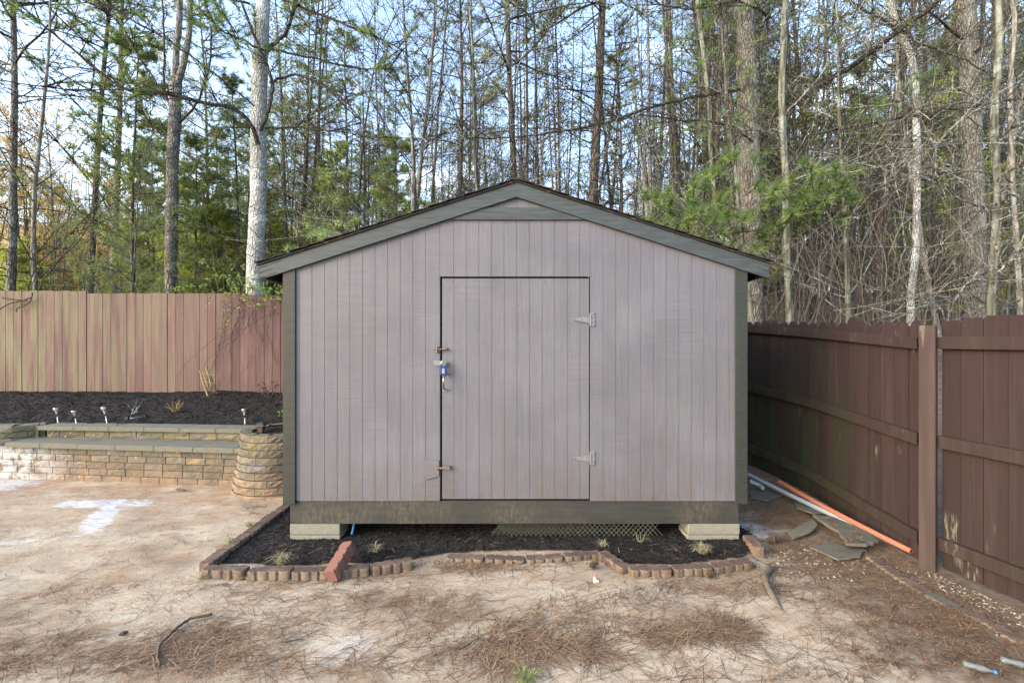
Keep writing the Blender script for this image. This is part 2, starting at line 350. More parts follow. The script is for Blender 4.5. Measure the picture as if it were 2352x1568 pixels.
M['budleaf'] = leaf_mat('small_brown_green_leaf', (.11, .13, .045), (.30, .29, .10), .45)
M['vineleaf'] = leaf_mat('vine_leaf', (.10, .20, .03), (.28, .38, .07))
ALB = .8
M['bark_white'] = bark_mat('pale_plated_bark', (.26, .25, .23), (.46, .455, .44), (.72, .73, .72), (17, 17, 6), .95)
M['bark_grey'] = bark_mat('grey_pine_bark', (.07, .058, .05), (.225, .20, .178), (.36, .37, .34), (14, 14, 4), .6)
M['bark_brown'] = bark_mat('brown_pine_bark', (.042, .034, .029), (.135, .112, .095), None, (10, 10, 2.5))
M['bark_green'] = bark_mat('greenish_smooth_bark', (.065, .065, .048), (.145, .145, .115), (.31, .34, .31), (5, 5, 1), .6)
M['bark_pale'] = bark_mat('pale_smooth_bark', (.12, .108, .09), (.22, .20, .17), (.42, .43, .41), (6, 6, 1.5), .6)
M['twig'] = bark_mat('dark_twig', (.036, .030, .025), (.085, .072, .06), None, (20, 20, 5))
M['twig_pale'] = bark_mat('lichen_twig', (.09, .085, .072), (.19, .18, .16), (.40, .43, .41), (12, 12, 4), .7)
M['farwood'] = tint_mat('far_wood', (.045, .037, .033), (.16, .14, .12))

# ------------------------------------------------------------------ the ground (one sheet)
FT = [(3.0, 2.975), (3.3, 2.978), (3.85, 2.99), (4.1, 3.005), (4.35, 3.01), (4.6, 2.993), (4.82, 2.957), (5.1, 2.90), (5.38, 2.838), (6.1, 2.62), (7.0, 2.22), (7.9, 1.7)]
def fence_x(Y):
    Y = max(3.0, min(7.9, Y))
    for (a, b), (c, d) in zip(FT, FT[1:]):
        if Y <= c: return b+(d-b)*(Y-a)/(c-a)
def terrain(X, Y):
    right = sm((X/max(Y, 4.) - .18)/.34)*(sm((X-fence_x(Y)-.1)/.8) if Y < 7.8 else 1)
    z = 0.
    if Y > 3.2: z += .15*sm((Y-3.6)/1.8)*sm((X-1.75)/.7)
    hill = .22*min(max(Y-4.2, 0), 17)*right
    left = .62*sm((Y-7.3)/.5)*sm((.5-X)/1.5) + .02*max(0, Y-8)*(1-right)
    far = 40*sm((Y-85)/80)*sm((-X/max(Y, 1)-.12)/.25) if Y > 60 else 0  # added far left hillside that carries the painted golden glow
    return z + hill + left + far
def ground_z(X, Y):
    z = terrain(X, Y)
    if -9 < X < 4 and 0 < Y < 8:
        z += .016*noise.noise(V((X*1.1, Y*1.6, 3))) + .008*noise.noise(V((X*5, Y*6, 8))) + .0035*noise.noise(V((X*19, Y*22, 1)))
    elif Y > 8 or X > 4: z += .12*noise.noise(V((X*.35, Y*.35, 3)))*min(1, max(Y-8, X-4)/3)
    return z
def axis(lo, d0, d1, hi, step):
    a = [d0]; 
    while a[-1] < d1: a.append(a[-1]+step)
    s = step
    while a[-1] < hi: s *= 1.25; a.append(a[-1]+s)
    s = step; b = [d0]
    while b[-1] > lo: s *= 1.25; b.append(b[-1]-s)
    return b[:0:-1] + a
XS = axis(-600, -6.6, 3.6, 600, .045); YS = axis(-300, 1.6, 5.8, 700, .045)
me = bpy.data.meshes.new('ground'); nx = len(XS)
me.from_pydata([(x, y, ground_z(x, y)) for y in YS for x in XS], [], [(j*nx+i, j*nx+i+1, (j+1)*nx+i+1, (j+1)*nx+i) for j in range(len(YS)-1) for i in range(nx-1)])
me.polygons.foreach_set('use_smooth', [True]*len(me.polygons)); me.materials.append(M['ground'])
go = bpy.data.objects.new('ground', me); COL.objects.link(go); tag(go, kind='structure')

# ------------------------------------------------------------------ the shed
YF = 3.668; XL, XR, XP = -1.839, 1.891, .035; SL = .3225; ZP = 2.784    # ZP: underside of the barge boards at the ridge
YB = YF + 2.45
def under(x): return ZP - SL*abs(x-XP)
shed = thing('garden_shed', (0.03, YF, 0), 'lilac grey wooden garden shed with dark trim, gable roof and locked door on concrete blocks', 'shed')
def panel(x0, x1, zb, zt, grooves, y=YF, th=.018, gw=.0055, gd=.0022):
    m = MB(); xs = [x0]; seg = []
    for g in sorted(grooves):
        if x0+.012 < g < x1-.012: seg.append((xs[-1], g-gw/2, 0)); seg.append((g-gw/2, g+gw/2, 1)); xs.append(g+gw/2)
    seg.append((xs[-1], x1, 0)); top = zt if callable(zt) else (lambda x: zt)
    for a, b, gr in seg:
        yy = y + (gd if gr else 0); cuts = [a, b] if not (a < XP < b and callable(zt)) else [a, XP, b]
        for p, q in zip(cuts, cuts[1:]): m.quad((p, yy, zb), (q, yy, zb), (q, yy, top(q)), (p, yy, top(p)))
        if gr:
            m.quad((a, y, zb), (a, yy, zb), (a, yy, top(a)), (a, y, top(a))); m.quad((b, yy, zb), (b, y, zb), (b, y, top(b)), (b, yy, top(b)))
    m.quad((x0, y+th, zb), (x0, y, zb), (x0, y, top(x0)), (x0, y+th, top(x0))); m.quad((x1, y, zb), (x1, y+th, zb), (x1, y+th, top(x1)), (x1, y, top(x1)))
    m.quad((x0, y+th, zb), (x1, y+th, zb), (x1, y, zb), (x0, y, zb))
    if not callable(zt): m.quad((x0, y, zt), (x1, y, zt), (x1, y+th, zt), (x0, y+th, zt))
    return m
def gx(px): return (px-CX)*YF/F
GS = .1016; zb = .346
dx0, dx1, dzt, dzb = gx(1015.5), gx(1353), 2.137, .362
panel(XL+.015, gx(1010), zb, lambda x: under(x)+.06, [gx(948.5)+GS*k for k in range(-12, 2)]).build('siding_panel', M['siding'], shed)
panel(gx(1355.5), XR-.015, zb, lambda x: under(x)+.06, [gx(1385.3)+GS*k for k in range(0, 13)]).build('siding_panel', M['siding'], shed)
panel(gx(1010)+.0015, gx(1355.5)-.0015, 2.153, lambda x: under(x)+.03, [gx(1042)+GS*k for k in range(0, 12)], y=YF+.0005).build('siding_panel', M['siding'], shed)
mm = MB(); mm.abox(XL+.02, XR-.02, YF+.03, YF+.06, zb, 2.15)     # framing as one dark sheet; its colour puts shade into the door gap
mm.build('gap_shade_frame', M['dark'], shed)
mm = MB(); mm.abox(gx(1009), gx(1011), YF+.006, YF+.028, .36, 2.15); mm.build('door_stop', M['cap'], shed)
for xa, xb in ((XL+.004, XL+.022), (XR-.022, XR-.004)):
    mm = MB(); mm.abox(xa, xb, YF+.019, YB, zb, under(xa)+.02); mm.build('side_wall', M['siding'], shed)
mm = MB(); mm.prism([(XL+.03, YB, zb), (XR-.03, YB, zb), (XR-.03, YB, under(XR)+.02), (XP, YB, ZP+.03), (XL+.03, YB, under(XL)+.02)], (0, .02, 0)); mm.build('back_wall', M['siding'], shed)
mm = MB(); mm.abox(XL+.04, XR-.04, YF+.065, YB-.03, .22, .34); mm.build('floor_frame', M['dark'], shed)
# trim
for x0, x1 in ((XL, gx(680)), (gx(1687), XR)):
    mm = MB(); zt0, zt1 = under(x0)+.05, under(x1)+.05; y0 = YF-.017
    mm.prism([(x0, y0, .325), (x1, y0, .325), (x1, y0, zt1), (x0, y0, zt0)], (0, .0165, 0)); mm.build('corner_trim', M['trim'], shed, bevel=.003)
    xo = x0 if x0 < 0 else x1
    mm = MB(); mm.abox(min(xo, xo+(.018 if xo > 0 else -.0)), max(xo, xo+(.018 if xo > 0 else .0))+(.001 if xo < 0 else 0), YF-.017, YF+.07, .325, under(xo)); 
mm = MB(); mm.abox(gx(665), gx(1698), YF+.010, YF+.048, .158, .342); mm.build('skirt_board', M['band'], shed, bevel=.003)
for s in (-1, 1):
    x = gx(665) if s < 0 else gx(1698); mm = MB(); mm.abox(x+(.0 if s < 0 else -.04), x+(.04 if s < 0 else 0), YF+.0485, YB, .158, .342); mm.build('skirt_board', M['band'], shed)
def barge(xe, s):
    m = MB(); H = .116; y = YF-.034; n = 26; pts_b = []; pts_t = []
    for k in range(n+1):
        x = XP + (xe-XP)*k/n; j = 0
        zb_ = under(x); zt_ = zb_+H
        if k > n-2: zb_ += .012*s*0; 
        pts_b.append(V((x, y, zb_ + (rnd(0, .008) if k > n-2 else 0)))); pts_t.append(V((x, y, zt_ + rnd(-.002, .001))))
    for k in range(n):
        a, b, c, d = pts_b[k], pts_b[k+1], pts_t[k+1], pts_t[k]; w = V((0, .030, 0))
        m.quad(a, b, c, d); m.quad(a+w, b+w, b, a); m.quad(d, c, c+w, d+w)
    w = V((0, .030, 0)); m.quad(pts_b[-1], pts_b[-1]+w, pts_t[-1]+w, pts_t[-1]); return m.build('barge_board', M['barge'], shed)
bl = barge(-2.013, -1); br = barge(2.052, 1)
for xe, pr in ((-2.013, bl), (2.052, br)):         # split, curling ends of the boards
    s = 1 if xe > 0 else -1
    for (dz, ln, th) in ((.012, .13, .010), (.055, .10, .007), (.095, .17, .012)):
        m = MB(); a = V((xe-s*ln, YF-.0365, under(xe-s*ln)+dz)); b = V((xe+s*.018, YF-.040, under(xe)+dz-.004))
        m.prism([a, a+V((0, 0, .002)), b+V((0, 0, th)), b], (0, .004, 0)); m.build('wood_splinter', M['barge'], pr)
zt, z0 = 2.704, 2.605
mm = MB(); mm.prism([(XP-.62, YF-.019, z0), (XP+.62, YF-.019, z0), (XP+.36, YF-.019, zt), (XP-.36, YF-.019, zt)], (0, .0185, 0)); mm.build('gable_trim', M['barge'], shed, bevel=.002)
# roof: deck + ragged shingles
for s, xe in ((-1, -2.035), (1, 2.070)):
    m = MB(); T = ZP + .118
    a0 = V((XP, YF-.045, T)); b0 = V((xe, YF-.045, T-SL*abs(xe-XP))); d = V((0, YB-YF+.12, 0))
    m.prism([a0, b0, b0+V((0, 0, .012)), a0+V((0, 0, .012))], d); r = m.build('roof', M['dark'], shed)
    m = MB(); nrow = 15; L = abs(xe-XP)
    for k in range(nrow):                                        # shingle courses, each a little proud and ragged at its front edge
        x0 = XP + (xe-XP)*k/nrow; x1 = XP + (xe-XP)*(k+1.12)/nrow; y = YF-.05
        while y < YB+.08:
            w = rnd(.1, .25) if y > YF+.1 else rnd(.03, .09)
            fr = rnd(-.012, .01) if y < YF else 0
            za = T+.0135+rnd(0, .003); zA = za-SL*abs(x0-XP)+.003; zB = za-SL*abs(x1-XP)+.010+rnd(0, .005)
            m.prism([(x0, y+fr, zA), (x1, y+fr, zB), (x1, y+fr, zB+.006), (x0, y+fr, zA+.005)], (0, w-fr-.003, 0), random.random()); y += w
    m.build('shingles', M['shingle'], r)
    m = MB(); e0 = V((XP+s*.02, YF-.0475, T-SL*.02-.001)); e1 = V((xe-s*.005, YF-.0475, T-SL*(abs(xe-XP)-.005)-.001))
    m.prism([e0, e1, e1+V((0, 0, .010)), e0+V((0, 0, .010))], (0, .003, 0)); m.build('deck_edge', M['rot'], r)
    m = MB(); xf = xe-s*.06; zf = T-SL*abs(xf-XP)-.005; m.abox(min(xf, xf+s*.02), max(xf, xf+s*.02), YF-.002, YB+.06, zf-.115, zf); m.build('eave_fascia', M['dark'], shed)
m = MB(); m.abox(XP-.06, XP+.06, YF-.055, YB+.09, ZP+.128, ZP+.146)
m.build('ridge_cap', M['shingle'], shed, bevel=.008)
for x in (XL-.09, XR+.09):
    for k in range(4):
        m = MB(); y = YF+.25+k*.6; m.abox(x-.08, x+.08, y, y+.04, under(x)-.01, under(x)+.08); m.build('rafter_end', M['dark'], shed)
# door
door = panel(dx0, dx1, dzb, dzt, [gx(1042.8)+GS*k for k in range(0, 12)], y=YF+.004).build('door', M['siding'], shed)
def dpart(m, name, mat, **k): return m.build(name, mat, door, **k)
for zc in (1.63-(734-784)/285, 1.63-(1052-784)/285):
    m = MB(); y = YF-.009; xk = gx(1355.5)
    m.prism([(xk-.008, y, zc-.028), (xk-.008, y, zc+.026), (xk-.135, y, zc+.008), (xk-.135, y, zc-.002)], (0, .004, 0))
    h = dpart(m, 'strap_hinge', M['hinge'])
    m = MB(); m.abox(xk+.010, xk+.038, YF-.006, YF-.0005, zc-.055, zc+.058); m.abox(xk-.006, xk+.010, YF-.012, YF-.001, zc-.052, zc+.054); m.build('hinge_leaf', M['hinge'], h, bevel=.002)
    m = MB()
    for (hx, hz) in ((-.125, .003), (-.07, .006), (-.03, .015), (-.03, -.012), (.026, -.045), (.026, -.015), (.026, .02), (.026, .046)):
        m.lathe((xk+hx, YF-.011, zc+hz), [(.002, -.003), (.006, 0), (.006, .006)], 8, V((0, 1, 0)))
    m.build('screws', M['hinge'], h, smooth=True)
def px2(px, py): return gx(px), EYE-(py-CY)*YF/F
x, z = px2(1010, 801.5)
m = MB(); m.tube([V((gx(996), YF-.018, z-.004)), V((gx(1026), YF-.018, z+.002))], .005, 8); m.tube([V((gx(1018), YF-.019, z)), V((gx(1027), YF-.019, z+.002))], .0085, 8); m.abox(gx(1016.5), gx(1026), YF-.012, YF+.003, z-.01, z+.012)
b = dpart(m, 'barrel_bolt', M['rust'], smooth=False)
m = MB(); m.lathe((gx(1004), YF-.022, z-.022), [(.004, 0), (.011, .003), (.011, .012), (.006, .018)], 10, V((0, 1, 0))); m.abox(gx(1000), gx(1008), YF-.014, YF-.001, z+.012, z+.024); m.tube([V((gx(1004), YF-.02, z-.02)), V((gx(1004), YF-.02, z+.02))], .006, 8); m.build('bolt_keeper', M['rust'], b)
m = MB(); m.prism([(gx(997), YF-.020, EYE-(838-784)/285), (gx(1027), YF-.024, EYE-(841-784)/285), (gx(1027), YF-.024, EYE-(828-784)/285), (gx(997), YF-.020, EYE-(827-784)/285)], (0, .003, 0)); hs = dpart(m, 'hasp', M['galv'])
m = MB(); m.abox(gx(998), gx(1004), YF-.017, YF-.001, EYE-(837-784)/285, EYE-(828-784)/285); m.build('hasp_hinge', M['galv'], hs)
x = gx(1021.5); zt = EYE-(862-784)/285; zb2 = EYE-(895-784)/285
m = MB(); pts = [V((x+.012, YF-.002, zt+.012)), V((x+.008, YF-.028, zt)), V((x-.002, YF-.050, zt-.025)), V((x-.002, YF-.050, zb2+.045)), V((x, YF-.030, zb2+.015)), V((x+.004, YF-.004, zb2))]
m.tube(spline(pts, 4), .0065, 8); hd = dpart(m, 'pull_handle', M['chrome'], smooth=True)
m = MB(); m.abox(x-.012, x+.022, YF-.003, YF+.003, zb2-.014, zb2+.006); m.abox(x-.004, x+.026, YF-.003, YF+.003, zt+.006, zt+.024); m.build('handle_plate', M['galv'], hd, bevel=.002)
z = EYE-(1073-784)/285
m = MB(); m.tube([V((gx(999), YF-.020, z)), V((gx(1033), YF-.020, z))], .008, 8); m.abox(gx(1017), gx(1034), YF-.014, YF+.003, z-.016, z+.016); m.abox(gx(1000), gx(1007), YF-.024, YF-.006, z-.016, z+.014); m.abox(gx(1026), gx(1034), YF-.028, YF-.010, z-.011, z+.011)
dpart(m, 'barrel_bolt', M['rust'])
m = MB(); m.prism([(gx(978), YF-.012, EYE-(1101-784)/285), (gx(1009), YF-.012, EYE-(1092-784)/285), (gx(1009), YF-.012, EYE-(1056-784)/285), (gx(976.5), YF-.012, EYE-(1054.5-784)/285)], (0, .0115, 0)); m.build('patch_board', M['siding'], shed, bevel=.001)
m = MB()      # rusty nail heads
for px_, py_ in ((760,1142),(795,1142),(832,1143),(880,1141),(925,1142),(990,1139),(1370,1142),(1405,1141),(1450,1142),(1500,1141),(1560,1141),(1610,1140),(1668,1139),(745,720),(870,700),(930,560),(1500,620),(1560,720),(1620,760),(1480,900),(1600,980),(760,900),(900,980)):
    x, z = px2(px_, py_); m.lathe((x, YF-.0015, z), [(.003, 0), (.0058, .0005), (.0058, .003)], 6, V((0, 1, 0)))
m.build('nail_heads', M['nail'], shed)
m = MB()
for px_, py_ in ((1047,1136),(1124,1137),(1163,1136),(1253,1138),(1313,1137),(1040,646),(1090,647),(1145,648),(1195,647),(1250,649),(1305,648),(1186,755),(1187,860),(1188,1000),(1190,700)):
    x, z = px2(px_, py_); m.lathe((x, YF+.0025, z), [(.003, 0), (.0058, .0005), (.0058, .003)], 6, V((0, 1, 0)))
m.build('nail_heads', M['nail'], door)
# padlock (hangs from the hasp)
x = gx(1020.5); pl = thing('padlock', (x, YF-.045, 1.38), 'small blue padlock with shiny shackle hanging from the shed door hasp', 'padlock')
zt = EYE-(840.5-784)/285; zb2 = EYE-(860-784)/285
m = MB(); m.abox(x-.026, x+.026, YF-.056, YF-.034, zb2, zt); m.build('body', M['lockblue'], pl, bevel=.004)
m = MB(); m.abox(x-.009, x+.010, YF-.0585, YF-.0565, zb2+.014, zt-.016); m.build('face_plate', M['locktag'], pl)
m = MB(); m.tube([V((x-.017, YF-.045, zt-.002)), V((x-.017, YF-.045, zt+.022))] + [V((x-.017*math.cos(a), YF-.045, zt+.022+.017*math.sin(a))) for a in [math.pi*k/8 for k in range(1, 8)]] + [V((x+.017, YF-.045, zt+.022)), V((x+.017, YF-.045, zt-.002))], .0055, 8); m.build('shackle', M['chrome'], pl, smooth=True)

# blocks the shed stands on
def cmu(x0, x1, y0, y1, z0, z1, label, grp='concrete blocks carrying the shed'):
    m = MB(); m.abox(x0, x1, y0, y1, z0, z1); o = m.build('concrete_block', M['cmu'], bevel=.006); tag(o, label, 'concrete block', grp); return o
y0, y1 = YF+.012, YF+.202
cmu(gx(664), gx(779), y0, y1, .068, .1565, 'tan concrete block directly under the left end of the shed, topmost of the left pair')
cmu(gx(664.5), gx(780), y0-.003, y1-.004, -.05, .064, 'tan concrete block half buried in mulch, bottom of the left pair under the shed')
cmu(gx(1582), gx(1701), y0-.002, y1, .070, .1565, 'tan concrete block directly under the right end of the shed, topmost of the right pair')
cmu(gx(1580), gx(1700), y0, y1+.003, -.05, .066, 'tan concrete block half buried in mulch, bottom of the right pair under the shed')
cmu(gx(1020), gx(1150), YF+.42, YF+.61, -.05, .155, 'shaded concrete block set back under the middle of the shed left of the wire mesh')
m = MB(); m.abox(gx(835), gx(1035), YF+.25, YF+.34, .085, .2195); m.build('support_beam', simple('old_beam', (.07, .07, .045), bump=.4), shed)

# ------------------------------------------------------------------ fences
def dogear(m, p, u, w, z0, z1, nrm, t, th=.016, ear=.042, flat=False):
    a = V((p.x, p.y, 0)); b = a + u*w
    pts = [a+V((0, 0, z0)), b+V((0, 0, z0))]
    if flat: pts += [b+V((0, 0, z1)), a+V((0, 0, z1))]
    else: pts += [b+V((0, 0, z1-ear)), b-u*ear*.8+V((0, 0, z1)), a+u*ear*.8+V((0, 0, z1)), a+V((0, 0, z1-ear))]
    m.prism(pts, nrm*th, t)
fl = thing('wooden_fence', (-5.5, 7.85, .7), 'faded pink plank fence running along the back of the black mulch bank', 'fence')
FY = 7.8
x = -12.0; m = MB()
while x < -1.0:
    w = .1385; top = 2.475 + (.02 if x < (184-1176)*FY/F else -.02) + rnd(-.006, .006) - (.03 if x > -4.6 else 0)
    dogear(m, V((x, FY+rnd(-.004, .004), 0)), V((1, rnd(-.008, .008), 0)), w-.006, .55, top, V((0, 1, 0)), random.random(), flat=True); x += w
m.build('planks', M['fence_l'], fl)
m = MB(); m.abox(-12, -1.0, FY+.0205, FY+.0245, .6, 2.38); m.build('seam_shade_sheet', M['dark'], fl)  # added dark sheet behind the planks, makes the shade in the seams
m = MB()
for k in range(5):
    xx = -11.4+k*2.44; m.abox(xx-.045, xx+.045, FY+.07, FY+.16, .4, 2.42)
m.build('posts', M['rail'], fl)
for z in (1.0, 1.6, 2.25):
    m = MB(); m.abox(-12, -1.0, FY+.026, FY+.064, z, z+.085); m.build('rail', M['rail'], fl)

fr = thing('wooden_fence', (3.0, 4.2, 0), 'dark red brown dog ear picket fence curving from behind the shed to the notched post', 'fence')
path = []; Y = 3.30
while Y < 7.6: path.append(V((fence_x(Y), Y, 0))); Y += .02
def rail_z(Y, k): return (1.575, .880, .165)[k] + .078*min(Y-3.3, 2.4)
def at_len(path, s):
    acc = 0
    for a, b in zip(path, path[1:]):
        l = (b-a).length
        if acc+l >= s: return a + (b-a)*((s-acc)/l), (b-a).normalized()
        acc += l
    return None
m = MB(); s = 0; k = 0
while True:
    q = at_len(path, s)
    if q is None: break
    p, u = q; w = .132 if k % 7 else .125; nrm = V((u.y, -u.x, 0)); p = p + nrm*0
    zt = 1.775 + .10*sm((p.y-3.4)/2.2) + rnd(-.012, .012)
    if abs(p.y-3.98) < .07: zt += .055; 
    gap = rnd(.002, .008); dogear(m, p+nrm*(.0 + rnd(0, .004)), u, w-gap, .03+.12*sm((p.y-3.5)/2), zt, nrm, random.random()); s += w; k += 1
m.build('pickets', M['fence_r'], fr)
for k in range(3):
    m = MB(); pts = path[::6]
    for a, b in zip(pts, pts[1:]):
        ua = (b-a).normalized(); n = V((-ua.y, ua.x, 0)); za, zb_ = rail_z(a.y, k), rail_z(b.y, k); h = .085
        A0, A1 = a-V((0, 0, 0))+n*.002, a+n*.040; B0, B1 = b+n*.002, b+n*.040
        Z = lambda v, z: V((v.x, v.y, z))
        m.quad(Z(A1, za), Z(B1, zb_), Z(B1, zb_+h), Z(A1, za+h)); m.quad(Z(A1, za+h), Z(B1, zb_+h), Z(B0, zb_+h), Z(A0, za+h)); m.quad(Z(A0, za), Z(B0, zb_), Z(B1, zb_), Z(A1, za))
    a = pts[0]; m.build('rail', M['rail'], fr)
m = MB(); c = V((2.985, 3.265, 0)); ang = R(40); u = V((math.cos(ang), math.sin(ang), 0)); n = V((-u.y, u.x, 0))
m.box(c+V((0, 0, .83)), u*.046, n*.046, V((0, 0, .915)))
m.build('post', M['post'], fr, bevel=.006)

fq = thing('wooden_fence', (3.1, 2.6, 0), 'dark red brown picket fence section nearest the camera at the right edge', 'fence')
a = V((3.055, 3.235, 0)); u = V((.19, -.98, 0)).normalized(); nrm = V((-u.y, u.x, 0))
m = MB(); s = 0.; seams = [0, .118, .245, .375, .505, .64, .77, .90, 1.03, 1.16, 1.29, 1.42, 1.55, 1.68]
tops = [1.775, 1.79, 1.80, 1.795, 1.81, 1.80]
for i, (s0, s1) in enumerate(zip(seams, seams[1:])):
    dogear(m, a+u*s0+nrm*rnd(0, .004), u, s1-s0-rnd(.002, .006), .03, tops[min(i, 5)], nrm, random.random(), ear=.022)
m.build('pickets', M['fence_r'], fq)
for z in (1.575, .875, .155):
    m = MB(); c = a+u*.84-nrm*.022; m.box(c+V((0, 0, z+.045)), u*.84, nrm*.020, V((0, 0, .043))); m.build('rail', M['rail'], fq, bevel=.003)

# ------------------------------------------------------------------ retaining wall with bench, drum planter, mulch bank
rw = thing('retaining_wall', (-4.5, 5.2, 0), 'low two tier block retaining wall with bench ledge and concrete caps below the mulch bank', 'retaining wall')
def rough_block(m, c, u, n, L, h, d, t, jag=.006, sag=0):
    """block: c = front-bottom-left, u along, n outward (towards viewer)"""
    g = .0045; nu, nv = 5, 3; i0 = len(m.v)
    for j in range(nv+1):
        for i in range(nu+1):
            e = (i in (0, nu)) or (j in (0, nv)); o = -.003 if e else rnd(-jag*.5, jag*.7)
            p = c + u*(g+(L-2*g)*i/nu) + V((0, 0, g*.6+(h-g*1.2)*j/nv)) + n*(o+sag*(1-(2*i/nu-1)**2)); m.v.append(tuple(p))
    for j in range(nv):
        for i in range(nu):
            q = i0+j*(nu+1)+i; m.f.append((q, q+1, q+nu+2, q+nu+1)); m.t.append(t)
    A, B = V(m.v[i0]), V(m.v[i0+nu]); Cc, D = V(m.v[i0+nv*(nu+1)+nu]), V(m.v[i0+nv*(nu+1)])
    w = -n*d; m.quad(A+w, A, D, D+w, t); m.quad(B, B+w, Cc+w, Cc, t); m.quad(D, Cc, Cc+w, D+w, t)
def course_wall(name, pts, z0, n_c, h, L, batter=0, mat='block', parent=None, inward=1, jag=.006, dep=.10):
    m = MB(); total = sum((b-a).length for a, b in zip(pts, pts[1:]))
    for k in range(n_c):
        off = batter*k; s = -L*(.5 if k % 2 else rnd(0.05, .2))
        while s < total:
            ll = L*rnd(.94, 1.06); s0 = max(s, 0); s1 = min(s+ll, total)
            if s1-s0 > .03:
                p0, _ = at_len(pts, s0+1e-4); r1 = at_len(pts, s1-1e-4); p1 = r1[0]; u = (p1-p0); l = u.length; u.normalize(); n = V((u.y, -u.x, 0))*inward
                rough_block(m, p0 + V((0, 0, z0+k*h)) - n*off, u, n, l, h, dep, random.random(), jag)
            s += ll
    return m.build(name, M[mat], parent if parent is not None else rw)
wL, wR = V((-6.3, 5.44, 0)), V((-2.9, 5.075, 0))
course_wall('bench_face', [wL, wR], -.08, 6, .0775, .24, .004)
m = MB(); m.box(((wL+wR)/2+V((0, .14, .19))), (wR-wL)/2, V((0, .10, 0)), V((0, 0, .19))); m.build('wall_core', M['block'], rw)
def caps(p0, p1, z, th, dep, ln, over=.035):
    u = (p1-p0).normalized(); n = V((u.y, -u.x, 0)); s = 0; L = (p1-p0).length
    while s < L-.02:
        l = min(ln*rnd(.97, 1.03), L-s); c = p0+u*(s+l/2)+n*(over-dep/2)+V((0, 0, z+th/2+rnd(0, .002))); m = MB()
        m.box(c, u*(l/2-.002), n*(dep/2), V((0, 0, th/2)), random.random()); m.build('cap_stone', M['cap'], rw, bevel=.004); s += l
bL = P(12, 1029, 5.37); bR = P(549, 1043, 5.04)
caps(V((bL.x, 5.40, 0)), V((bR.x, 5.075, 0)), .385, .058, .36, .48)
uL, uR = V((-5.75, 5.62, 0)), V((-3.02, 5.385, 0))
course_wall('upper_face', [uL, uR], .362, 2, .0915, .34, .002, jag=.018)
m = MB(); m.box(((uL+uR)/2+V((0, .14, .46))), (uR-uL)/2, V((0, .08, 0)), V((0, 0, .06))); m.build('wall_core', M['block'], rw)
caps(V((-5.80, 5.60, 0)), V((-3.08, 5.40, 0)), .545, .05, .26, .46)
# left return of the wall, lower courses curve towards the viewer
course_wall('left_return', [V((-7.4, 5.20, 0)), V((-6.35, 5.36, 0)), V((-6.02, 5.46, 0)), V((-5.80, 5.66, 0))], -.03, 9, .0705, .24, .003, dep=.2)
m = MB(); m.box(V((-6.7, 5.66, .42)), V((.85, .06, 0)), V((0, .10, 0)), V((0, 0, .17))); m.build('wall_core', M['block'], rw)
# drum planter
dr = thing('round_planter', (-2.68, 5.22, 0), 'curved stone block planter drum beside the left corner of the shed', 'planter')
CD = V((-2.62, 5.20, 0)); m = MB(); hc = .0765
for k in range(9):
    r = .50 - .010*k; cap = k == 8; nb = 13; o = (k % 2)*.5 + rnd(-.05, .05)
    for q in range(nb):
        a0 = 2*math.pi*(q+o)/nb; a1 = 2*math.pi*(q+1+o)/nb
        p0 = CD + V((math.cos(a0)*r, math.sin(a0)*r, 0)); p1 = CD + V((math.cos(a1)*r, math.sin(a1)*r, 0)); tt = random.random()
        am = (a0+a1)/2; pm = CD + V((math.cos(am)*r, math.sin(am)*r, 0))
        for A, B in ((p0, p1),):
            u = (B-A); l = u.length; u.normalize(); n = V((u.y, -u.x, 0)); rough_block(m, A+V((0, 0, -.05+k*hc)), u, n, l+.004, hc, .10, tt, .012, r*.022)
m.build('wall_blocks', M['block'], dr)
def mulch_z(X, Y):
    t = sm((Y-5.4)/2.2); return .565 + .20*t + .05*noise.noise(V((X*.9, Y*.9, 5))) + .02*noise.noise(V((X*5, Y*5, 1)))
def sheet(name, xs, ys, zf, mat, keep=None):
    nx = len(xs); vs = [(x, y, zf(x, y)) for y in ys for x in xs]; fs = []
    for j in range(len(ys)-1):
        for i in range(nx-1):
            cx, cy = (xs[i]+xs[i+1])/2, (ys[j]+ys[j+1])/2
            if keep is None or keep(cx, cy): fs.append((j*nx+i, j*nx+i+1, (j+1)*nx+i+1, (j+1)*nx+i))
    me = bpy.data.meshes.new(name); me.from_pydata(vs, [], fs); me.polygons.foreach_set('use_smooth', [True]*len(fs)); me.materials.append(mat)
    o = bpy.data.objects.new(name, me); COL.objects.link(o); return o
fr_ = lambda a, b, s: [a+s*k for k in range(int((b-a)/s)+1)]
def hill_keep(x, y):
    if x < -5.8: return y > 5.7
    if x < -3.0: return y > 5.64 - .09*(x+5.8)/2.8*1.0
    return (V((x, y, 0))-CD).length > .46 and y > 5.3 and x < -1.9 + .0
o = sheet('mulch_bank', fr_(-10.6, -1.9, .06), fr_(5.3, 7.9, .06), mulch_z, M['mulchbase'], hill_keep); tag(o, kind='structure')
m = MB(); m.lathe(CD+V((0, 0, .40)), [(.375, 0), (.375, .205), (.25, .225), (.05, .23)], 24); m.build('planter_soil', M['mulchbase'], dr, smooth=True)

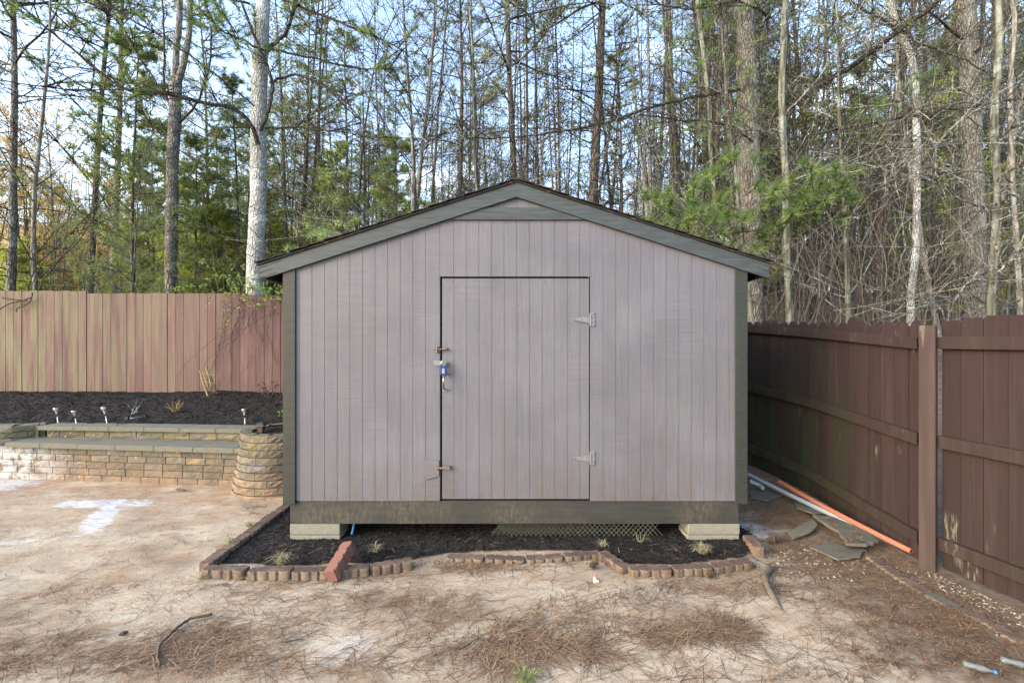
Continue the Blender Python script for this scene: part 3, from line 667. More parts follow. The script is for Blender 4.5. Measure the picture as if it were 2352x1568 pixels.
# ------------------------------------------------------------------ mulch bed round the shed
BED = [G(470, 1296), G(560, 1302), G(680, 1304), G(850, 1300), G(948, 1290), G(1030, 1272), G(1180, 1270), G(1380, 1268), G(1445, 1300), G(1560, 1300), G(1715, 1284), G(1745, 1250)]
def bed_front(x):
    pts = [(p.x, p.y) for p in BED]
    if x < pts[0][0] or x > pts[-1][0]: return None
    for (a, b), (c, d) in zip(pts, pts[1:]):
        if a <= x <= c: return b+(d-b)*(x-a)/(c-a+1e-9)
def bed_keep(x, y):
    f = bed_front(x)
    if f is not None and x < 2.02: return f+.03 < y < YF+1.0
    return False
def bed_keep2(x, y):
    if bed_keep(x, y): return True
    return -2.27 < x < -1.7 and 3.35 < y < 5.0 and x > -2.18-.055*(y-3.2)
def bed_z(x, y):
    e = 0.
    f = bed_front(x)
    ef = sm((y-(f if f else 3.2)-.0)/.14) if f else 1
    return .010 + .022*ef + .012*noise.noise(V((x*4, y*4, 2))) + .008*noise.noise(V((x*17, y*17, 2))) + .03*sm((y-YF)/.3)*(1 if y > YF else 0)*0
o = sheet('mulch_bed', fr_(-2.28, 2.06, .03), fr_(3.0, 5.0, .03), bed_z, M['mulchbase'], bed_keep2); tag(o, kind='structure')
# chips
def chip(m, p, s):
    a = rnd(0, 6.28); u = V((math.cos(a), math.sin(a), rnd(-.5, .5))); n = V((-math.sin(a), math.cos(a), rnd(-.6, .6))); l = s*rnd(.5, 1.5); w = s*rnd(.15, .4)
    p = p+V((0, 0, s*.2)); m.quad(p-u*l-n*w, p+u*l-n*w*.6, p+u*l*.9+n*w, p-u*l*.8+n*w*.9, random.random()**2)
m = MB(); k = 0
while k < 9000:
    x, y = rnd(-2.28, 2.05), rnd(2.95, 4.9)
    if bed_keep2(x, y) and not (y > YF+.5 and x > -1.8): chip(m, V((x, y, bed_z(x, y))), .016); k += 1
k = 0
while k < 30000:
    x, y = rnd(-9.3, -1.9), rnd(5.35, 7.8)
    if hill_keep(x, y): chip(m, V((x, y, mulch_z(x, y))), .017); k += 1
for k in range(1500):
    a = rnd(0, 6.28); r = .36*math.sqrt(random.random()); chip(m, CD+V((math.cos(a)*r, math.sin(a)*r, .40+.205+.03*(1-r/.42))), .02)
for k in range(420):       # stray chips on the sand
    x = rnd(-1.6, 2.0); f = bed_front(x) or 3.2; y = f-abs(random.gauss(0, .12))-.02; chip(m, V((x, y, ground_z(x, y)+.003)), .009)
tag(m.build('mulch', M['chip']), 'black shredded bark mulch covering the bank and the bed under the shed', 'mulch', kind='stuff')

# ------------------------------------------------------------------ edging bricks
def edging_mesh(L=.30, W=.085, H=.10):
    n = 4; top = []; bot = []; K = 32
    for i in range(K+1):
        x = -L/2+L*i/K; ph = (i/K*n) % 1; hump = int(min(i/K*n, n-.001))
        if hump % 2: b = .013*math.sqrt(max(0, 1-(2*ph-1)**2))
        else: b = .012 if .13 < ph < .87 else .0
        top.append((x, W/2-.010+b)); bot.append((x, -W/2+.010-b))
    out = bot + top[::-1]; m = MB()
    rr = lambda z, s: [V((x*(1-(1-s)*.15), y*s, z)) for x, y in out]
    A = rr(0, 1); B = rr(H-.006, 1); Cc = rr(H, .9); N = len(out)
    i0 = len(m.v); m.v += [tuple(p) for p in A+B+Cc]
    for a in (0, N):
        for k in range(N): j = (k+1) % N; m.f.append((i0+a+k, i0+a+j, i0+a+N+j, i0+a+N+k)); m.t.append(.7)
    m.f.append(tuple(range(i0+2*N, i0+3*N))); m.t.append(.7); m.f.append(tuple(range(i0+N-1, i0-1, -1))); m.t.append(.7)
    me = m.mesh('edging_brick', M['edging']); return me
EM = {}
def edging(p0, p1, label, H=.10, sink=.02, tintv=.7, mat=None, z=0):
    d = p1-p0; L = d.length; me = edging_mesh(L-.006, .085, H)
    at = me.attributes['tint']; at.data.foreach_set('value', [tintv]*len(me.polygons))
    if mat: me.materials[0] = mat
    o = bpy.data.objects.new('edging_brick', me); COL.objects.link(o); o.location = ((p0+p1)/2).to_tuple()[:2] + (z-sink,)
    o.rotation_euler = (rnd(-.03, .03), rnd(-.03, .03), math.atan2(d.y, d.x)); tag(o, label, 'edging brick', 'scalloped edging bricks round the mulch bed'); return o
fy = lambda px, py: G(px, py)
seg = [((470, 1322), (569, 1326), 'scalloped brown edging brick at the left front corner of the mulch bed', .8),
       ((573, 1327), (672, 1328), 'scalloped edging brick just right of the corner brick of the mulch bed', .9),
       ((674, 1328), (762, 1326), 'half hidden edging brick left of the fallen red brick', .95),
       ((764, 1326), (850, 1319), 'scalloped edging brick between the fallen brick and the last brick of the left run', .95),
       ((853, 1318), (948, 1304), 'reddish edging brick that ends the left run beside the gap', .35)]
for a, b, lab, tv in seg: edging(fy(*a), fy(*b), lab, tintv=tv, sink=.036)
seg = [((1028, 1284), (1112, 1288), 'low half buried edging brick just right of the gap in the border', .6),
       ((1114, 1288), (1205, 1290), 'half buried edging brick below the wire mesh, second after the gap', .65),
       ((1207, 1290), (1292, 1284), 'half buried edging brick below the wire mesh, third after the gap', .7),
       ((1294, 1283), (1378, 1276), 'edging brick that ends the straight run before the angled brick', .6),
       ((1382, 1278), (1440, 1318), 'edging brick set at an angle where the border steps forward', .55),
       ((1443, 1319), (1540, 1318), 'edging brick just right of the angled brick', .6),
       ((1543, 1318), (1632, 1313), 'edging brick below the dry grass tuft', .65),
       ((1634, 1313), (1722, 1300), 'edging brick at the right front corner of the mulch bed', .6)]
for i, (a, b, lab, tv) in enumerate(seg): edging(fy(*a), fy(*b), lab, tintv=tv, sink=.070 if i < 4 else .052)
edging(fy(1745, 1279), G(1718, 1247), 'reddish edging brick turning back beside the right concrete block', tintv=.35, sink=.03)
pl_ = G(466, 1316); pend = G(668, 1166)
n = 5
labs = ['reddish edging brick receding from the left front corner of the bed', 'edging brick second along the receding left side, by weeds', 'dark edging brick midway along the receding left side of the bed',
        'dark edging brick near the shed corner on the receding left side', 'farthest edging brick of the receding left side, beside the shed corner']
for k in range(n):
    a = pl_.lerp(pend, k/n)+V((.0, .01, 0)); b = pl_.lerp(pend, (k+1)/n)
    edging(a, b, labs[k], tintv=.2 if k < 2 else .95, sink=.035)
# fallen red brick leaning on the border
o = edging(V((0, 0, 0)), V((.30, 0, 0)), 'red scalloped brick lying askew across the left border', H=.085, tintv=.1, mat=M['newbrick'])
A = P(757, 1318, 3.02); A.z = .045; B = P(806, 1262, 3.36); B.z = .135; d = (B-A).normalized(); up = V((-.25, -.45, .85)); up = (up - d*up.dot(d)).normalized(); sd = up.cross(d)
o.rotation_euler = Matrix((d, sd, up)).transposed().to_euler(); o.location = (A+B)/2 - up*.035
# curved buried edging by the fence
cp = spline([G(2000, 1282), G(2075, 1335), G(2170, 1385), G(2250, 1420), G(2350, 1480)], 6); L = sum((b-a).length for a, b in zip(cp, cp[1:]))
labs = ['half buried brick at the far end of the border beside the fence', 'second half buried brick of the border beside the fence', 'half buried grey topped brick of the border, level with the fence post',
        'half buried brick of the fence border just in front of the post', 'nearest half buried brick of the fence border', 'sunken brick of the fence border at the right edge of the frame']
for k in range(6):
    a, _ = at_len(cp, L*k/6+.001); b, _ = at_len(cp, min(L*(k+1)/6, L-.001)); o = edging(a, b, labs[k], tintv=.4, sink=.078 if k < 3 else .085, mat=M['stone'] if k == 3 else None)
    o['group'] = 'half buried border bricks along the fence'

# ------------------------------------------------------------------ things by the fence
def pipe(name, a, b, r, mat, label, inner):
    t = thing(name, a, label, 'pipe'); d = (b-a).normalized(); m = MB(); L = (b-a).length
    pts = [a.lerp(b, k/10)+V((0, 0, -.012*math.sin(math.pi*k/10))) for k in range(11)]
    m.tube(pts, r, 14, cap=False); n0 = len(pts)
    m.lathe(b, [(r, 0), (r*.78, .0005), (r*.74, -.06)][:2], 14, d)
    m.f.pop(); m.t.pop(); m.f.pop(); m.t.pop()
    m.build('tube', mat, t, smooth=True)
    m = MB(); m.lathe(b-d*.05, [(r*.79, 0), (r*.79, .0505)], 14, d); m.f.pop(); m.t.pop(); m.build('bore', inner, t, smooth=True)
pipe('plastic_pipe', V((2.70, 4.60, .215)), V((2.962, 3.375, .075)), .021, M['orange'], 'long orange plastic pipe lying along the foot of the brown fence', M['orange_in'])
pipe('plastic_pipe', V((2.56, 4.92, .19)), V((3.0, 3.41, .062)), .021, M['grey_pvc'], 'grey plastic pipe lying behind the orange pipe at the foot of the fence', M['grey_pvc'])
def slab(pts, z, th, label, name='flagstone', tilt=(0, 0)):
    m = MB(); c = sum(pts, V((0, 0, 0)))/len(pts); q = []
    for a, b in zip(pts, pts[1:]+pts[:1]):
        for k in range(4):
            p = a.lerp(b, k/4); j = V((rnd(-.008, .008), rnd(-.008, .008), 0)); q.append(V((p.x+j.x, p.y+j.y, z+tilt[0]*(p.x-c.x)+tilt[1]*(p.y-c.y))))
    m.prism(q, (0, 0, th)); o = m.build(name, M['stone'], bevel=.006); tag(o, label, 'stone', 'flat stones beside the fence')
gz = lambda px, py, z=.05: G(px, py, z)
slab([gz(1866, 1178, .11), gz(1935, 1182, .11), gz(2018, 1243, .08), gz(1992, 1254, .07), gz(1945, 1252, .07), gz(1925, 1222, .08)], .066, .026, 'large grey flagstone leaning against the orange pipe', tilt=(0, .02))
slab([gz(1895, 1240, .04), gz(1990, 1256, .04), gz(1975, 1272, .04), gz(1925, 1280, .04), gz(1860, 1250, .04)], .012, .014, 'thin weathered flagstone in front of the large grey slab')
slab([gz(1810, 1213, .06), gz(1865, 1197, .06), gz(1878, 1205, .06), gz(1868, 1214, .06), gz(1822, 1225, .06)], .035, .022, 'small yellowish flat stone left of the large slab', tilt=(.1, .1))
slab([gz(1722, 1122, .1), gz(1790, 1118, .1), gz(1800, 1135, .1), gz(1765, 1148, .1), gz(1722, 1142, .1)], .085, .015, 'mossy flat stone beside the right rear of the shed')
slab([gz(1822, 1148, .1), gz(1872, 1146, .1), gz(1925, 1172, .1), gz(1868, 1176, .1), gz(1830, 1162, .1)], .075, .016, 'greenish flat stone behind the large grey slab')
# white crumpled pipe end behind the shed corner
m = MB(); m.tube(spline([P(1722, 1104, 4.72), P(1735, 1110, 4.72), P(1748, 1116, 4.68), P(1752, 1121, 4.62)], 4), .02, 10); tag(m.build('pipe_elbow', M['grey_pvc'], smooth=True), 'short white bent pipe end on the ground behind the shed corner', 'pipe')
# root
m = MB(); pts = spline([G(1788, 1300)+V((0, 0, -.015)), G(1770, 1312)+V((0, 0, .02)), G(1758, 1335)+V((0, 0, .028)), G(1768, 1362)+V((0, 0, .02)), G(1782, 1382)+V((0, 0, .005)), G(1800, 1402)+V((0, 0, -.02))], 5, .003)
m.tube(pts, [.012+.009*math.sin(math.pi*k/(len(pts)-1)) + rnd(-.003, .003) for k in range(len(pts))], 10); tag(m.build('tree_root', M['root'], smooth=True), 'curved bare root rising from the sand right of the mulch bed', 'root')
# fallen stick bottom left
m = MB(); pts = spline([G(367, 1537), G(362, 1510), G(368, 1486), G(395, 1460), G(415, 1440), G(438, 1428), G(460, 1423), G(488, 1416)], 3, .004); pts = [p+V((0, 0, .018)) for p in pts]
m.tube(pts, lerpr(.006, .0085, len(pts)), 7); tag(m.build('fallen_stick', M['stick'], smooth=True), 'long curved fallen stick lying on pine straw at lower left', 'stick')
for (a, b, r, lab) in (((2295, 1590), (2420, 1660), .01, None),): pass
for i, (a, b, r, lab) in enumerate([((645, 1478), (700, 1470), .004, 'thin twig on the sand below the fallen red brick'), ((1045, 1500), (1110, 1462), .003, 'thin greenish twig on bare sand below the gap in the border'),
        ((275, 1462), (295, 1456), .011, 'short dark bark piece on the sand at lower left'), ((575, 1145), (590, 1141), .010, 'short dark twig near the round planter on the sand'), ((405, 1126), (425, 1130), .016, 'dark clod of debris at the foot of the bench wall')]):
    m = MB(); A, B = G(*a), G(*b); pts = [A.lerp(B, k/5)+V((0, rnd(-.006, .006), .008+r*.6)) for k in range(6)]; m.tube(pts, [r*q for q in (.5, 1, 1.1, .9, .9, .4)], 6); tag(m.build('twig', M['stick']), lab, 'twig', 'twigs lying on the sand')
# pine cones
def cone(p, s, ax, label):
    ax = V(ax).normalized(); u = ax.orthogonal().normalized(); w = ax.cross(u); m = MB(); nn = 90
    m.lathe(p-ax*s*.42, [(s*.12, 0), (s*.22, s*.2), (s*.2, s*.5), (s*.06, s*.8)], 8, ax, .0)
    for k in range(nn):
        t = k/nn; a = k*2.39996; rr = s*.40*math.sin(math.pi*(.12+.80*t))**.8; d = u*math.cos(a)+w*math.sin(a); c = p + ax*(t-.5)*s*.9
        tip = c+d*rr+ax*s*.07; sd = ax.cross(d)*s*.085; b_ = c+d*rr*.35
        m.quad(b_-sd*.4, tip-sd, tip+ax*s*.03, b_+sd*.4, .1); m.quad(tip-sd, tip+d*s*.02, tip+sd, tip+ax*s*.05, .95)
    tag(m.build('pine_cone', M['cone']), label, 'pine cone', 'pine cones on the ground')
cone(G(1364, 1306)+V((0, 0, .032)), .078, (1, .2, .35), 'brown pine cone beside the angled edging brick')
cone(G(1629, 1327)+V((0, 0, .026)), .066, (.5, -.3, .5), 'small pine cone below the dry grass tuft border brick')
cone(G(1772, 1248)+V((0, 0, .03)), .07, (-.9, .1, .2), 'dark pine cone right of the shed foot, left one of a pair')
cone(G(1788, 1246)+V((0, 0, .03)), .066, (.7, .4, .3), 'dark pine cone right of the shed foot, right one of a pair')
# wire mesh under the shed
wm = thing('wire_mesh', (.4, YF+.3, .03), 'rusty diamond wire mesh panel standing in the gap under the shed', 'wire mesh'); m = MB()
for lay in range(2):
    y = YF+.07+lay*.05; xa, xb = gx(1128), gx(1528); za, zt = .035, .165; st = .040
    k = -6
    while xa+k*st < xb:
        x0 = xa+k*st
        for sg in (1, -1):
            p0 = V((x0 if sg > 0 else x0+(zt-za), y, za)); p1 = V((x0+(zt-za) if sg > 0 else x0, y+.02, zt))
            if min(p0.x, p1.x) > xa-.01 and max(p0.x, p1.x) < xb+.01: m.tube([p0, p1], .0022, 4, cap=False)
        k += 1
m.build('mesh_wires', M['wire'], wm)
m = MB(); m.tube(spline([V((gx(803), YF+.10, .17)), V((gx(804), YF+.09, .12)), V((gx(802), YF+.06, .05))], 4), .010, 8); tag(m.build('blue_pipe', M['bluehose'], smooth=True), 'thin bright blue pipe coming down beside the left concrete block', 'pipe')
# litter
m = MB(); m.blob(G(1366, 1334)+V((0, 0, .012)), .012, .012, .018, .9, .3); m.box(G(1369, 1337)+V((0, 0, .006)), V((.018, 0, .003)), V((0, .010, 0)), V((0, 0, .003))); tag(m.build('litter_scrap', M['white']), 'torn white plastic scrap on the sand below the pine cone', 'litter')
m = MB(); m.box(G(763*1, 1168, 0)*0 + G(584, 1163) + V((0, 0, .008)), V((.03, .012, 0)), V((-.01, .015, 0)), V((0, 0, .006))); tag(m.build('wood_chunk', M['pebble'], bevel=.003), 'pale flat chip of wood on the sand left of the bed', 'wood chip')
for (px_, py_, lab, sc_) in ((2243, 1540, 'crushed clear plastic bottle lying in the litter at lower right', 1.), (2330, 1530, 'clear plastic bottle with blue cap at the lower right edge', 1.)):
    c = G(px_, py_)+V((0, 0, .02)); t = thing('plastic_bottle', c, lab, 'bottle'); m = MB(); ax = V((.8, -.6, .05)).normalized()
    m.lathe(c-ax*.05, [(.013, 0), (.018, .008), (.013, .04), (.018, .07), (.008, .095), (.007, .11)], 12, ax)
    bm_ = simple('bottle_plastic', (.13, .14, .15), .6, 1.2, 60, .15, bump=.6); m.build('body', bm_, t, smooth=True)
    m = MB(); m.lathe(c+ax*.058, [(.009, 0), (.009, .012)], 10, ax); m.build('cap', M['bluehose'], t)

# ------------------------------------------------------------------ garden lights
def sol(px, py0, py1, Y, lean, label, sc=1.0):
    b = P(px, py1, Y); t0 = P(px+lean, py0, Y); ax = (t0-b).normalized(); H = (t0-b).length
    t = thing('solar_light', b, label, 'garden light', 'steel solar stake lights in the mulch')
    m = MB(); m.lathe(b-ax*.03, [(.006, 0), (.0075, .03), (.0075, H*.62)], 8, ax); m.build('stake', M['chrome'], t, smooth=True)
    m = MB(); m.lathe(b+ax*H*.60, [(.014, 0), (.014, .014), (.008, .018)], 12, ax); m.build('collar', M['chrome'], t, smooth=True)
    m = MB(); m.lathe(b+ax*H*.66, [(.014, 0), (.021, H*.18)], 12, ax); m.build('lens', M['lens'], t, smooth=True)
    m = MB(); m.lathe(b+ax*H*.84, [(.034, 0), (.036, .004), (.036, H*.12), (.033, H*.15)], 18, ax); cp = m.build('cap', M['chrome'], t)
    m = MB(); m.lathe(b+ax*(H*.99+.0), [(.030, 0), (.030, .004)], 18, ax); m.build('solar_panel', M['solar'], cp)
sol(134, 936, 974, 5.78, -4, 'upright solar stake light, leftmost on the mulch bank')
sol(176, 942, 975, 5.75, -5, 'short leaning solar stake light with tilted cap, second from left on the bank')
sol(247, 934, 975, 5.75, -8, 'leaning solar stake light left of the fallen one on the bank')
sol(563, 938, 977, 5.72, -1, 'thin upright solar stake light above the right end of the wall')
b = P(322, 958, 6.0); ax = V((-.85, -.35, -.12)).normalized(); t = thing('solar_light', b, 'fallen solar light lying on its side in the mulch', 'garden light')
m = MB(); m.lathe(b, [(.006, -.06), (.008, .06), (.014, .07), (.021, .12)], 10, ax); m.build('stake', M['chrome'], t, smooth=True)
m = MB(); m.lathe(b+ax*.12, [(.036, 0), (.036, .03), (.033, .034)], 16, ax); m.build('cap', M['lampblack'], t)
c = P(600, 998, 5.02); t = thing('lantern_light', c, 'small black lantern style solar light standing in the round planter', 'garden light')
m = MB(); m.lathe(c+V((0, 0, -.05)), [(.010, 0), (.014, .07)], 8); m.build('stake', M['lampblack'], t)
m = MB(); m.lathe(c+V((0, 0, .02)), [(.030, 0), (.045, .085)], 4); m.build('lens', M['smoke'], t)
m = MB(); m.lathe(c+V((0, 0, .103)), [(.074, 0), (.070, .008), (.040, .030), (.036, .034)], 4); m.build('roof', M['lampblack'], t)
m = MB(); m.lathe(c+V((0, 0, .008)), [(.036, 0), (.034, .013)], 4); m.build('base', M['lampblack'], t)

# ------------------------------------------------------------------ plants in the bank
def stems(m, c, n, L, spread, r, kink=.12, up=.6):
    tips = []
    for k in range(n):
        d = V((rnd(-spread, spread), rnd(-spread, spread), up)).normalized(); p = c+V((rnd(-.03, .03), rnd(-.03, .03), 0)); pts = [p]
        for q in range(5): d = (d+V((rnd(-kink, kink), rnd(-kink, kink), rnd(-kink, kink)))).normalized(); p = p+d*L*rnd(.6, 1.2)/5; pts.append(p)
        m.tube(pts, lerpr(r, r*.4, 6), 4, random.random()); tips += pts[2:]
    return tips
def plant(name, px, py, Y, n, L, sp, r, mat, label, leaf=None, nl=0):
    c = P(px, py, Y); t = thing(name, c, label, 'plant'); m = MB(); tips = stems(m, c, n, L, sp, r); m.build('stems', M[mat], t)
    if leaf:
        m = MB()
        for k in range(nl):
            p = random.choice(tips)+V((rnd(-.03, .03), rnd(-.03, .03), rnd(-.02, .03))); leafq(m, p, .022)
        m.build('leaves', M[leaf], t)
    return t
def leafq(m, p, s, tv=None):
    d = V((rnd(-1, 1), rnd(-1, 1), rnd(-1, 1))).normalized(); e = d.orthogonal().normalized()*s*rnd(.3, .5); d = d*s*rnd(.7, 1.3)
    m.quad(p-d, p+e, p+d, p-e, random.random() if tv is None else tv)
plant('cut_shrub', 402, 944, 6.3, 16, .17, .5, .0055, 'cane', 'clump of pale cut back stems in the middle of the mulch bank')
plant('dry_shrub', 310, 950, 6.2, 5, .26, .35, .004, 'twig_pale', 'small dry forked shrub left of the cut stems on the bank')
plant('dry_shrub', 632, 935, 6.1, 14, .42, .45, .004, 'twig', 'twiggy leafless shrub beside the shed corner on the bank', 'deadleaf', 40)
plant('seedling', 652, 960, 5.9, 4, .16, .5, .003, 'twig_pale', 'small bright green seedling at the shed corner', 'vineleaf', 36)
tr_ = thing('cane_bundle', P(487, 912, 7.35), 'leaning bundle of thorny brown canes tied against the fence', 'canes'); m = MB()
for q in range(4):
    a = P(480+q*7, 915, 7.3+.05*q); b = P(462+q*6+rnd(-3, 3), 842+rnd(0, 14), 7.45); m.tube([a, a.lerp(b, .5)+V((rnd(-.02, .02), 0, 0)), b], .013, 7)
for q in range(3): m.tube([P(468, 858+q*18, 7.3), P(494, 862+q*18, 7.32)], .007, 5)
m.build('canes', M['cane'], tr_)
m = MB(); stems(m, P(488, 912, 7.3), 12, .42, .45, .003, .35); m.build('thorny_stems', M['twig'], tr_)
def gtuft(px, py, n, L, label, z=0., mat='grass', name='grass_tuft', cat='grass', sp=.9):
    c = G(px, py)+V((0, 0, z)); m = MB()
    for k in range(n):
        a = rnd(0, 6.28); d = V((math.cos(a)*sp*rnd(.2, 1), math.sin(a)*sp*rnd(.2, 1), rnd(.4, 1))).normalized(); l = L*rnd(.5, 1.1); w = V((-d.y, d.x, 0)).normalized()*.0016
        p0 = c+V((rnd(-.02, .02), rnd(-.02, .02), 0)); p1 = p0+d*l*.55; p2 = p1+(d+V((0, 0, -.9))).normalized()*l*.45; t_ = random.random()
        m.quad(p0-w, p0+w, p1+w, p1-w, t_); m.tri(p1-w, p1+w, p2, t_)
    tag(m.build(name, M[mat]), label, cat, 'dry grass tufts along the edging')
gtuft(648, 1310, 90, .14, 'dry grass tuft over the border left of the fallen brick', .05)
gtuft(1612, 1285, 80, .13, 'pale dry grass tuft lying over the right border', .05)
gtuft(742, 1322, 70, .11, 'dry grass tuft at the foot of the fallen brick', .01)
gtuft(575, 1330, 40, .07, 'small grass tuft between the first two border bricks', .0)
gtuft(470, 1330, 50, .08, 'small grass tuft at the left corner of the border', .0)
gtuft(862, 1282, 40, .12, 'wispy grass tuft in the mulch right of the fallen brick', .05)
gtuft(1385, 1268, 40, .09, 'dry grass wisp behind the angled border brick', .05)
gtuft(530, 1262, 60, .09, 'weedy tuft on the receding left border', .05)
gtuft(572, 1222, 60, .09, 'weedy tuft farther along the receding left border', .05)
gtuft(1470, 1258, 14, .12, 'thin dry weed standing in the mulch under the shed right of the mesh', .05)
gtuft(1205, 1562, 60, .12, 'green pine needle sprig at the bottom edge of the picture', .0, 'green_needle', 'pine_sprig', 'pine sprig', 1.6)

# ------------------------------------------------------------------ vine over the left fence
vn = thing('climbing_vine', (-4.3, 7.75, .75), 'leafy green vine spilling over the faded fence beside the shed', 'vine'); m = MB(); lv = MB()
vt = []
for k in range(26):
    x0 = rnd(500, 665); p = P(x0, rnd(655, 690), 7.78-rnd(0, .1)); d = V((rnd(-1, 1), rnd(-.6, .05), rnd(-.1, .9))); pts = [p]
    for q in range(7): d = (d+V((rnd(-.4, .4), rnd(-.15, .12), rnd(-.55, .25)))).normalized(); p = p+d*.10; p.y = min(p.y, 7.76) if p.z < 2.45 else p.y; pts.append(p)
    m.tube(pts, lerpr(.004, .0018, 8), 4); vt += pts[1:]
for k in range(14):       # bare stems hanging down the fence face
    x0 = rnd(500, 655); p = P(x0, rnd(680, 700), 7.77); pts = [p]; d = V((rnd(-.3, .3), 0, -1))
    for q in range(rnd(6, 14).__int__()): d = (d+V((rnd(-.5, .5), rnd(-.05, .03), rnd(-.25, .15)))).normalized(); p = p+d*.13; p.y = min(7.78, max(7.60, p.y)); pts.append(p)
    m.tube(pts, lerpr(.0045, .002, len(pts)), 4)
for k in range(420):
    p = random.choice(vt)+V((rnd(-.05, .05), rnd(-.07, .03), rnd(-.04, .05))); leafq(lv, p, .030)
m.build('stems', M['twig'], vn); lv.build('leaves', M['vineleaf'], vn)
v2 = thing('dead_vine', P(35, 690, 7.7), 'bare dead vine hooked over the faded fence at the left edge', 'vine'); m = MB()
for q in ([(75, 672), (70, 690), (60, 700), (40, 708), (38, 716)], [(70, 684), (45, 692), (20, 698), (0, 710)], [(62, 690), (30, 688), (5, 684)]):
    m.tube(spline([P(a, b, 7.74) for a, b in q], 4, .004), .009, 5)
m.build('stem', M['twig'], v2)

# ------------------------------------------------------------------ pine straw, pebbles, dead leaves (uncountable ground cover)
SP = []
def patch(px, py, rx, ry, n, z=0): SP.append((G(px, py), rx, ry, n))
patch(1270, 1490, .34, .13, 2600); patch(1120, 1500, .16, .11, 1000); patch(1560, 1460, .32, .10, 1700); patch(1660, 1440, .12, .10, 800); patch(90, 1490, .28, .12, 1000); patch(440, 1480, .24, .12, 1100)
patch(300, 1520, .4, .1, 1000); patch(1060, 1302, .16, .05, 700); patch(1150, 1305, .3, .07, 350); patch(700, 1380, .5, .12, 380); patch(1380, 1400, .5, .14, 450); patch(1000, 1420, .4, .12, 300); patch(570, 1440, .4, .1, 500)
patch(720, 1330, .6, .06, 550); patch(1500, 1345, .6, .07, 350); patch(1800, 1190, .30, .30, 1900); patch(1800, 1255, .25, .15, 900); patch(1900, 1300, .35, .2, 1200); patch(2050, 1310, .25, .22, 1100)
patch(2150, 1400, .25, .2, 1000); patch(2230, 1480, .2, .2, 900); patch(1850, 1360, .3, .15, 400); patch(1990, 1230, .12, .3, 700); patch(1730, 1345, .25, .12, 400); patch(700, 1530, .5, .08, 700); patch(900, 1480, .5, .15, 350)
patch(1900, 1500, .4, .1, 200)
m = MB()
def needle(m, x, y, z, L, lift=.010, tv=None):
    a = random.gauss(R(20), R(50)) if random.random() < .6 else rnd(0, 6.28); d = V((math.cos(a), math.sin(a), 0)); w = V((-d.y, d.x, 0))*rnd(.0009, .0019)
    w = w*(1 if y < 3.4 else .75); b = rnd(-.5, .5); p0 = V((x, y, z+rnd(.001, lift))); p1 = p0+d*L*.5+w*0+V((-d.y, d.x, 0))*b*L*.05+V((0, 0, rnd(-.3, 1)*lift)); p2 = p0+d*L+V((0, 0, rnd(-.3, .6)*lift))
    t_ = random.random() if tv is None else tv; m.quad(p0-w, p0+w, p1+w, p1-w, t_); m.quad(p1-w, p1+w, p2+w*.6, p2-w*.6, t_)
for c, rx, ry, n in SP:
    hgt = .007 + min(.014, n/(rx*ry*6e5+1)*.01)
    for k in range(int(n*.62)):
        x, y = random.gauss(c.x, rx*.62), random.gauss(c.y, ry*.62)
        if noise.noise(V((x*6, y*9, 4)))+rnd(-.3, .3) < -.12: continue
        if x > fence_x(max(y, 3.3))-.02 and y > 3.3: continue
        needle(m, x, y, ground_z(x, y), rnd(.06, .19), hgt)
k = 0
while k < 6000:
    x, y = rnd(-5.5, 3.0), rnd(1.9, 5.1)
    if noise.noise(V((x*1.3, y*2.2, 9))) + rnd(-.35, .35) < 0: continue
    needle(m, x, y, ground_z(x, y), rnd(.04, .15), .006); k += 1
for k in range(150):
    x, y = rnd(-1.9, 1.9), rnd(3.15, 3.6)
    if bed_keep(x, y): needle(m, x, y, bed_z(x, y)+.008, rnd(.04, .12), .02, .95)
for k in range(42):   # scattered small tangles
    c = G(rnd(-100, 2050), 1330+230*random.random()**1.3); rx = rnd(.05, .2); ry = rx*rnd(.2, .5); rt = rnd(0, .6)
    for q in range(int(rx*700)):
        a, b = random.gauss(0, rx), random.gauss(0, ry); x, y = c.x+a*math.cos(rt)-b*math.sin(rt), c.y+a*math.sin(rt)+b*math.cos(rt)
        if x < 2.9: needle(m, x, y, ground_z(x, y), rnd(.04, .13), .012)
tag(m.build('pine_straw', M['straw']), 'loose brown pine needles strewn in drifts over the sand', 'pine straw', kind='stuff')
m = MB()
def peb2(x, y, s, tv):
    c = V((x, y, ground_z(x, y)+s*.3)); a = rnd(0, 2); p = [c+V((math.cos(a+q*2.1)*s, math.sin(a+q*2.1)*s, -s*.4)) for q in range(3)]; t = c+V((rnd(-.3, .3)*s, 0, s*.8))
    m.tri(p[0], p[1], t, tv); m.tri(p[1], p[2], t, tv); m.tri(p[2], p[0], t, tv)
def peb(x, y, s, tv): m.blob((x, y, ground_z(x, y)+s*.3), s*rnd(.8, 1.3), s*rnd(.7, 1.1), s*.6, tv, .12, 6, 4)
for k in range(420):      # gravel strip at the foot of the near fence
    s = rnd(0, 1); a_ = V((2.93, 3.25, 0)).lerp(V((3.08, 2.45, 0)), s); peb(a_.x-abs(random.gauss(0, .12))+.03, a_.y+rnd(-.05, .05), rnd(.003, .009), rnd(0, 1)**1.4)
for k in range(170): c = G(rnd(1750, 1990), rnd(1250, 1340)); peb(c.x, c.y, rnd(.004, .011), rnd(.3, 1))
for k in range(260): c = G(rnd(300, 2200), rnd(1330, 1560)); peb(c.x, c.y, rnd(.002, .0055), rnd(.3, 1))
for k in range(160): c = G(rnd(0, 600), rnd(1130, 1300)); peb(c.x, c.y, rnd(.003, .006), rnd(.5, 1))
